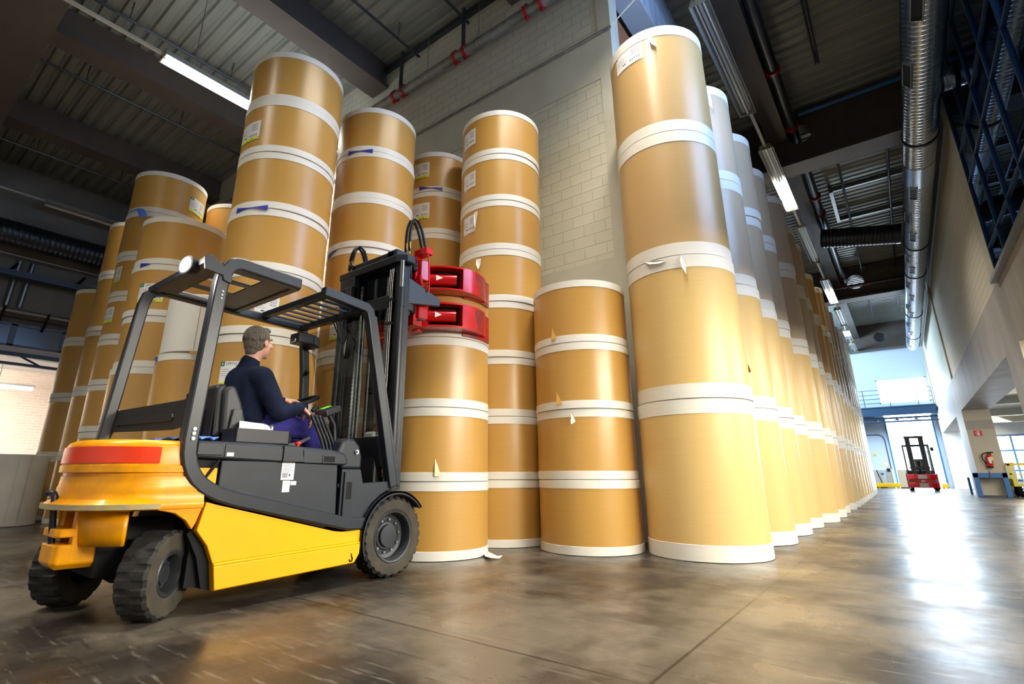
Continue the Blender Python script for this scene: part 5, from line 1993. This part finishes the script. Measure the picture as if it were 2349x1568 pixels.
# eyes and brows
m = MB()
for s in (1, -1):
    m.ball(H(s * .031, .0835, .006), .011, .008, .008, 12, M=MH)
eo = mesh_obj('eyes', m, 'edge_white', bo, smooth=60)
m = MB()
for s in (1, -1):
    m.ball(H(s * .031, .0905, .006), .005, .003, .005, 10, M=MH)
    m.tube([H(s * .016, .090, .030), H(s * .032, .090, .034), H(s * .047, .080, .030)], .004, 6)
mesh_obj('brows', m, 'hair', eo, smooth=60)

# sweater
sw_ = MB()
sw_.capsule((PX, 1.845, 1.42), (PX, 1.83, 1.20), .118, .130, 18)
sw_.capsule((PX, 1.80, 1.40), (PX, 1.80, 1.16), .115, .118, 18)
sw_.capsule((PX - .07, 1.86, 1.40), (PX - .08, 1.85, 1.14), .112, .118, 18)
sw_.capsule((PX + .07, 1.85, 1.40), (PX + .08, 1.85, 1.14), .112, .118, 18)
sw_.capsule((PX, 1.85, 1.14), (PX, 1.87, 1.09), .135, .13, 18)
sw_.capsule((PX - .11, 1.85, 1.12), (PX + .11, 1.85, 1.12), .105, .105, 18)
sw_.capsule((PX - .165, 1.865, 1.425), (PX + .165, 1.845, 1.425), .077, .080, 16)
sw_.capsule((PX, 1.825, 1.45), (PX + .01, 1.835, 1.545), .092, .070, 16)
for a, e, w in ((shR, elR, wrR), (shL, elL, wrL)):
    sw_.capsule(a, a + (e - a) * .5, .078, .072, 14)
    sw_.capsule(a + (e - a) * .5, e, .072, .062, 14)
    sw_.capsule(e, w - (w - e) * .12, .062, .045, 14)
    sw_.capsule(w - (w - e) * .22, w - (w - e) * .06, .044, .039, 12)
    for q in (.3, .62):                                # folds in the sleeve
        c = e + (w - e) * q
        sw_.ball(c + Vector((0, 0, -.012)), .052, .03, .048, 12)
random.seed(11)
for k in range(14):
    z = random.uniform(1.12, 1.38)
    a = random.uniform(0, 2 * PI)
    c = Vector((PX + .15 * math.cos(a), 1.85 + .10 * math.sin(a), z))
    t = Vector((-math.sin(a), math.cos(a), random.uniform(-.8, .8))).normalized() * .05
    sw_.capsule(c - t, c + t, .022, .016, 8)
smsh = remesh_union(sw_, .0085, 5, .5)
mesh_obj('sweater', smsh, 'navy_fleece', bo, smooth=80)
# trousers
tr = MB()
tr.capsule(hipL + Vector((0, 0, .0)), hipR, .112, .112, 16)
for h, k, a in ((hipR, kneeR, ankR), (hipL, kneeL, ankL)):
    tr.capsule(h, h + (k - h) * .5, .104, .092, 16)
    tr.capsule(h + (k - h) * .5, k, .092, .078, 16)
    tr.capsule(k, k + (a - k) * .5, .076, .068, 14)
    tr.capsule(k + (a - k) * .5, a, .068, .064, 14)
    for q in (.25, .5, .8):
        c = h + (k - h) * q
        tr.capsule(c + Vector((-.05, -.03, .055)), c + Vector((.07, .02, .03)), .022, .018, 8)
tm = remesh_union(tr, .009, 5, .5)
mesh_obj('trousers', tm, 'blue_trousers', bo, smooth=80)
for a, nm in ((ankR, 'shoe'), (ankL, 'shoe')):
    m = MB()
    m.capsule(a + Vector((0, -.02, -.03)), a + Vector((0, .17, -.045)), .05, .040, 14)
    m.box(a.x - .045, a.x + .045, a.y - .07, a.y + .19, .692, .712)
    mesh_obj(nm, remesh_union(m, .008, 4, .5), 'black', bo, smooth=70)

# loose things in the cab
m = MB()
x0, y0 = FC + .27, 1.63
pts = [(x0 + .13, y0, 1.035), (x0 + .13, y0 + .20, 1.03), (x0 + .02, y0 + .22, 1.085), (x0, y0 + .06, 1.095)]
vs = [m.bm.verts.new(p) for p in pts]
m.face(vs)
m.face([m.bm.verts.new((p[0] + .005, p[1] + .03, p[2] - .008)) for p in pts])
tag(mesh_obj('paper_sheet', m, 'label_white', solid=.001, origin=(x0, y0, 1.03)), 'white paper sheets poking out of the tray beside the seat', 'paper')
m = MB()
rows = []
random.seed(3)
for i in range(9):
    rows.append([(FC - .30 + .08 * j + random.uniform(-.01, .01), 1.345 + i * .024, .950 + (.022 * math.sin(i * 1.1 + j) ** 2) + .006) for j in range(9)])
top = [[m.bm.verts.new(p) for p in r_] for r_ in rows]
for i in range(8):
    for j in range(8):
        m.face((top[i][j], top[i + 1][j], top[i + 1][j + 1], top[i][j + 1]))
tag(mesh_obj('cloth', m, 'blue_tape', solid=.006, smooth=60, origin=(FC, 1.45, .95)), 'crumpled blue cloth lying on the hood behind the seat', 'cloth')
# ---------------------------------------------------------------- far end of the hall
# second forklift with a red clamp, seen from the front
fx, fy = 0.50, 33.0
F2 = thing('forklift', 'distant forklift facing the camera with lowered red clamp by the bright door', 'forklift', (fx, fy, 0))


def p2(name, mb, mats, parent=None, **k): return mesh_obj(name, mb, mats, parent or F2, **k)


for s in (-1, 1):
    m = MB()
    m.box(fx + s * .26 - .10, fx + s * .26 + .10, fy, fy + .16, .15, 2.55)
    p2('mast_rail', m, 'slate', bevel=.01)
m = MB()
for z0, z1 in ((2.45, 2.56), (2.05, 2.12), (1.0, 1.12)):
    m.box(fx - .38, fx + .38, fy + .02, fy + .14, z0, z1)
p2('mast_crossbar', m, 'slate')
p2('lift_cylinder', MB().cyl((fx, fy + .08, .2), (fx, fy + .08, 1.35), .06, 14), 'black', smooth=40)
m = MB()
m.box(fx - .55, fx + .55, fy + .5, fy + 2.4, .35, .95)
p2('body', m, 'slate', bevel=.05)
m = MB()
for s in (-1, 1):
    m.sweep([(fx + s * .5, fy + .35, .9), (fx + s * .5, fy + .75, 2.15), (fx + s * .5, fy + 2.0, 2.15), (fx + s * .5, fy + 2.3, .9)], .07, .07, (1, 0, 0))
m.box(fx - .5, fx + .5, fy + .72, fy + .8, 2.12, 2.18)
m.box(fx - .5, fx + .5, fy + 1.9, fy + 1.98, 2.12, 2.18)
p2('guard_frame', m, 'slate')
p2('seat', MB().box(fx - .25, fx + .25, fy + 1.5, fy + 1.65, .95, 1.5), 'black', bevel=.03)
p2('windscreen', MB().box(fx - .17, fx + .17, fy + .42, fy + .43, 1.1, 2.05), 'screen_glass')
p2('mirror', MB().box(fx + .55, fx + .68, fy + .4, fy + .45, 1.85, 2.02), 'black')
for s in (-1, 1):
    for yy in (fy + .55, fy + 2.0):
        w_ = MB().lathe([(.12, -.09), (.27, -.1), (.3, -.06), (.3, .06), (.27, .1), (.12, .09)], (fx + s * .48, yy, .3), (1, 0, 0), 28)
        w_.cyl((fx + s * .40, yy, .3), (fx + s * .56, yy, .3), .12, 16, 1)
        p2('wheel', w_, ['rubber', 'rim_dark'], smooth=40)
cf = p2('clamp_frame', MB().box(fx - .45, fx + .45, fy - .18, fy - .04, .14, .76).box(fx - .18, fx + .18, fy - .26, fy - .1, .35, .55), 'clamp_red')
for z0, z1 in ((.14, .38), (.52, .76)):
    m = MB()
    m.prismXY([(fx - .56, fy - .45), (fx - .30, fy - .30), (fx + .30, fy - .30), (fx + .60, fy - .45), (fx + .60, fy - .18), (fx - .56, fy - .18)], z0, z1)
    p2('clamp_arm', m, 'clamp_red', cf, bevel=.02)
    p2('reflective_plate', MB().box(fx - .16, fx + .18, fy - .315, fy - .301, z0 + .03, z1 - .03), 'cabinet_grey', cf)
p2('reflective_plate', MB().box(fx - .06, fx + .08, fy - .275, fy - .261, .40, .50), 'cabinet_grey', cf)
m = MB().prismXY([(fx + .52, fy - .80), (fx + .56, fy - .80), (fx + .66, fy - .30), (fx + .62, fy - .28)], .10, .80)
p2('clamp_pad', m, 'clamp_red_worn', cf)
m = MB().prismXY([(fx - .60, fy - .95), (fx - .56, fy - .95), (fx - .52, fy - .30), (fx - .56, fy - .30)], .10, .80)
p2('clamp_pad', m, 'clamp_red_worn', cf)

# yellow floor barrier, cabinets and notices along the far wall
t = thing('floor_barrier', 'long low yellow barrier on the floor in front of the far wall', 'barrier', (-.3, 38.2, 0))
mesh_obj('rail', MB().box(-2.6, -.45, 38.15, 38.3, .06, .27), 'barrier_yellow', t, bevel=.02)
m = MB()
for x in (-2.5, -1.5, -.6):
    m.box(x, x + .1, 38.18, 38.27, 0, .07)
mesh_obj('foot', m, 'barrier_yellow', t)
t = thing('floor_barrier', 'short yellow barrier on the floor right of the distant forklift', 'barrier', (1.4, 38.2, 0))
mesh_obj('rail', MB().box(1.28, 1.62, 38.15, 38.3, .06, .27), 'barrier_yellow', t, bevel=.02)
mesh_obj('foot', MB().box(1.35, 1.45, 38.18, 38.27, 0, .07).box(1.5, 1.58, 38.18, 38.27, 0, .07), 'barrier_yellow', t)
t = thing('switch_cabinet', 'grey floor cabinet with a blue sticker by the far wall', 'cabinet', (-1.5, 39.2, 0))
mesh_obj('body', MB().box(-1.72, -1.06, 38.9, 39.4, .08, 1.02), 'cabinet_grey', t, bevel=.02)
mesh_obj('plinth', MB().box(-1.70, -1.08, 38.92, 39.38, 0, .08), 'dark_duct', t)
mesh_obj('sticker', MB().box(-1.28, -1.14, 38.89, 38.9, .72, .84), 'blue_paint', t)
mesh_obj('cable', MB().tube(bezier((-1.45, 38.88, 1.0), (-1.40, 38.8, .7), (-1.3, 38.8, .4), (-1.28, 38.85, .1)), .02, 8), 'black', t)
t = thing('switch_cabinet', 'narrow grey cabinet with a dark box on top, beside the door', 'cabinet', (-.86, 39.3, 0))
mesh_obj('body', MB().box(-1.03, -.72, 39.0, 39.5, 0, 1.05), 'cabinet_grey', t, bevel=.02)
mesh_obj('meter', MB().box(-.95, -.80, 38.95, 39.1, .92, 1.10), 'slate', t)
t = thing('floor_cabinet', 'beige box cabinet in front of the bright door', 'cabinet', (-.25, 38.9, 0))
mesh_obj('body', MB().box(-.50, .06, 38.6, 39.1, .04, 1.02), 'beige_paint', t, bevel=.02)
mesh_obj('plinth', MB().box(-.48, .04, 38.62, 39.08, 0, .04), 'dark_duct', t)
m = MB().prismXZ([(-1.52, 1.86), (-1.32, 1.86), (-1.42, 2.03)], YE - .03, YE - .005)
tag(mesh_obj('warning_sign', m, 'sign_yellow', origin=(-1.42, YE, 1.9)), 'small yellow triangle warning sign on the pale far wall', 'sign')
m = MB().box(-1.08, -.84, YE - .03, YE - .005, 1.2, 1.5, 0)
m.box(-1.06, -.86, YE - .034, YE - .03, 1.22, 1.48, 1)
tag(mesh_obj('notice', m, ['sign_yellow', 'label_white'], origin=(-.96, YE, 1.35)), 'yellow framed notice left of the bright far door', 'notice')
# walkway across the far wall with its railing
t = thing('walkway', 'dark blue steel walkway with railing across the far wall', 'walkway', (0, 39.2, 4.4))
mesh_obj('deck_beam', MB().box(-6, XW - .02, 38.6, 40.2, 4.10, 4.58).box(-6, XW - .02, 38.55, 38.62, 4.55, 4.62), 'mezz_blue', t)
m = MB()
for z in (4.85, 5.1, 5.35, 5.62):
    m.cyl((-6, 38.65, z), (XW - .03, 38.65, z), .016, 6)
mesh_obj('railing', m, 'mezz_blue', t)
for x in (-4, -2.6, -1.35, -.1, 1.2, 1.88):
    mesh_obj('post', MB().cyl((x, 38.65, 4.6), (x, 38.65, 5.64), .022, 6), 'mezz_blue', t)
m = MB()
for z in (3.75, 3.95):
    m.cyl((-6, 38.9, z), (XW - .02, 38.9, z), .05, 8)
mesh_obj('pipe', m, 'mezz_blue', t)
for x, l in ((-1.0, 'small lamp under the walkway, left one'), (.05, 'small lamp under the walkway, middle one'), (.95, 'small lamp under the walkway, right one')):
    q = thing('walkway_lamp', l, 'light', (x, 39.4, 4.0), 'lamps under the walkway')
    mesh_obj('shade', MB().lathe([(.04, .1), (.16, 0), (.15, -.01), (.0, .02)], (x, 39.4, 3.85), (0, 0, 1), 16), 'lamp_body', q)
    mesh_obj('stem', MB().cyl((x, 39.4, 3.95), (x, 39.4, 4.095), .02, 8), 'lamp_body', q)

# pier with extinguisher, sign and its blue bumper frame
PY = 25.53
EX, EZ, ES = 2.34, 1.20, 0.72
q = thing('fire_extinguisher', 'red fire extinguisher with black hose hung on the beige pillar', 'extinguisher', (EX, PY - .10, EZ - .22))
ez = Vector((EX, PY - .10, EZ))
mesh_obj('cylinder', MB().lathe([(r_ * ES, h_ * ES) for r_, h_ in ((0, -.30), (.10, -.30), (.115, -.26), (.115, .20), (.09, .28), (.04, .31), (.04, .36), (0, .36))], ez, (.12, 0, 1), 24), 'extinguisher_red', q, smooth=40)
mesh_obj('foot_ring', MB().lathe([(.085, -.225), (.085, -.18), (.07, -.225)], ez, (.12, 0, 1), 24), 'black', q)
m = MB().box(EX - .02, EX + .14, PY - .13, PY - .08, EZ + .27, EZ + .31).box(EX + .01, EX + .07, PY - .12, PY - .08, EZ + .22, EZ + .28)
mesh_obj('handle', m, 'black', q)
mesh_obj('hose', MB().tube(bezier((EX + .02, PY - .10, EZ + .27), (EX - .22, PY - .10, EZ + .34), (EX - .22, PY - .10, EZ + .02), (EX - .08, PY - .12, EZ - .10), 16), .016, 8), 'black', q, smooth=60)
m = MB().patch(EX + .005, PY - .10, .0855, -2.2, -1.2, EZ - .08, EZ + .12, 8, 0)
m.patch(EX + .012, PY - .10, .0865, -1.15, -.3, EZ + .02, EZ + .14, 6, 1)
mesh_obj('label', m, ['label_white', 'cart_yellow'], q)
mesh_obj('wall_bracket', MB().box(EX - .05, EX + .05, PY - .03, PY - .002, EZ - .05, EZ + .1), 'dark_duct', q)
# sign: white extinguisher symbol on red
SX, SZ = 2.24, 2.17
m = MB().box(SX - .105, SX + .105, PY - .02, PY - .004, SZ - .10, SZ + .10, 0)
y = PY - .023
m.prismXZ([(SX - .02, SZ - .07), (SX + .03, SZ - .07), (SX + .03, SZ + .01), (SX + .018, SZ + .03), (SX + .018, SZ + .048), (SX - .006, SZ + .048), (SX - .006, SZ + .03), (SX - .02, SZ + .01)], y, y + .003, 1)
m.tube([(SX + .005 + .065 * math.cos(a), y, SZ + .075 * math.sin(a)) for a in (math.radians(k) for k in range(60, 330, 18))], .008, 6, 1)
m.tube([(SX + .01, y, SZ + .05), (SX + .05, y, SZ + .065)], .008, 6, 1)
tag(mesh_obj('fire_sign', m, ['sign_red', 'label_white'], origin=(SX, PY, SZ)), 'red square sign with white extinguisher symbol on the beige pillar', 'sign')
q = thing('bumper_frame', 'blue steel bumper frame standing in front of the beige pillar', 'bumper frame', (2.25, 25.2, 0))
m = MB()
m.box(1.78, 1.92, 25.1, 25.3, 0, .80)
m.box(2.52, 2.66, 25.1, 25.3, 0, .80)
m.box(1.78, 2.66, 25.1, 25.3, .64, .80)
mesh_obj('frame', m, 'blue_paint', q, bevel=.01)
mesh_obj('side_frame', MB().box(1.80, 1.87, 25.3, 28.3, .64, .80).box(1.80, 1.87, 28.15, 28.3, 0, .64), 'blue_paint', q)
mesh_obj('kick_board', MB().box(1.92, 2.52, 25.16, 25.24, 0, .06), 'dark_duct', q)
mesh_obj('strap', MB().box(2.20, 2.235, 25.08, 25.1, .60, .86), 'dark_duct', q)
q = thing('pillar_symbol', 'pale pink diamond sign on the farther white pillar', 'sign', (2.3, 38.4, 1.9))
mesh_obj('plate', MB().prismXZ([(2.15, 1.85), (2.30, 1.98), (2.42, 1.88), (2.27, 1.75)], 38.45, 38.48), 'edge_white', q)

# yellow picking cart beside the pillar
CXO = -0.18
cx_, cy_ = 3.55 + CXO, 25.9
q = thing('order_cart', 'bright yellow cart with basket and papers beside the pillar', 'cart', (cx_, cy_, 0))
m = MB()
m.prismYZ([(25.3, .35), (25.3, .62), (26.5, .62), (26.5, .35)], 2.95 + CXO, 4.4 + CXO)
mesh_obj('tub', m, 'cart_yellow', q, bevel=.02)
m = MB()
for x in (2.92 + CXO, 3.66 + CXO, 4.38 + CXO):
    m.box(x, x + .06, 25.3, 25.36, .6, 1.10)
m.box(2.92 + CXO, 4.44 + CXO, 25.3, 25.36, 1.04, 1.12)
m.box(2.92 + CXO, 4.44 + CXO, 25.3, 25.36, .74, .78)
mesh_obj('frame', m, 'cart_yellow', q)
m = MB()
for k in range(14):
    m.box(3.0 + CXO + k * .1, 3.008 + CXO + k * .1, 25.33, 25.338, .78, 1.04)
for k in range(5):
    m.box(2.98 + CXO, 4.4 + CXO, 25.33, 25.338, .80 + k * .05, .806 + k * .05)
mesh_obj('basket_grid', m, 'label_white', q)
m = MB().box(3.05 + CXO, 3.23 + CXO, 25.285, 25.295, .42, .62, 0)
m.box(3.08 + CXO, 3.20 + CXO, 25.28, 25.285, .52, .58, 1)
mesh_obj('placard', m, ['label_white', 'blue_paint'], q)
for x, y in ((2.92, 25.45), (4.07, 25.45), (2.92, 26.35), (4.07, 26.35)):
    w_ = MB().lathe([(.03, -.03), (.12, -.035), (.14, -.02), (.14, .02), (.12, .035), (.03, .03)], (x, y, .14), (1, .3, 0), 20)
    w_.box(x - .05, x + .05, y - .03, y + .03, .14, .36, 0)
    mesh_obj('caster', w_, 'black', q)
q = thing('carton', 'small box with magenta lid behind the yellow cart', 'box', (2.95, 26.9, 0))
mesh_obj('body', MB().box(2.78, 3.08, 26.8, 27.1, 0, 1.06), 'label_white', q)
mesh_obj('lid', MB().box(2.77, 3.09, 26.79, 27.11, 1.06, 1.16), 'clamp_red', q)
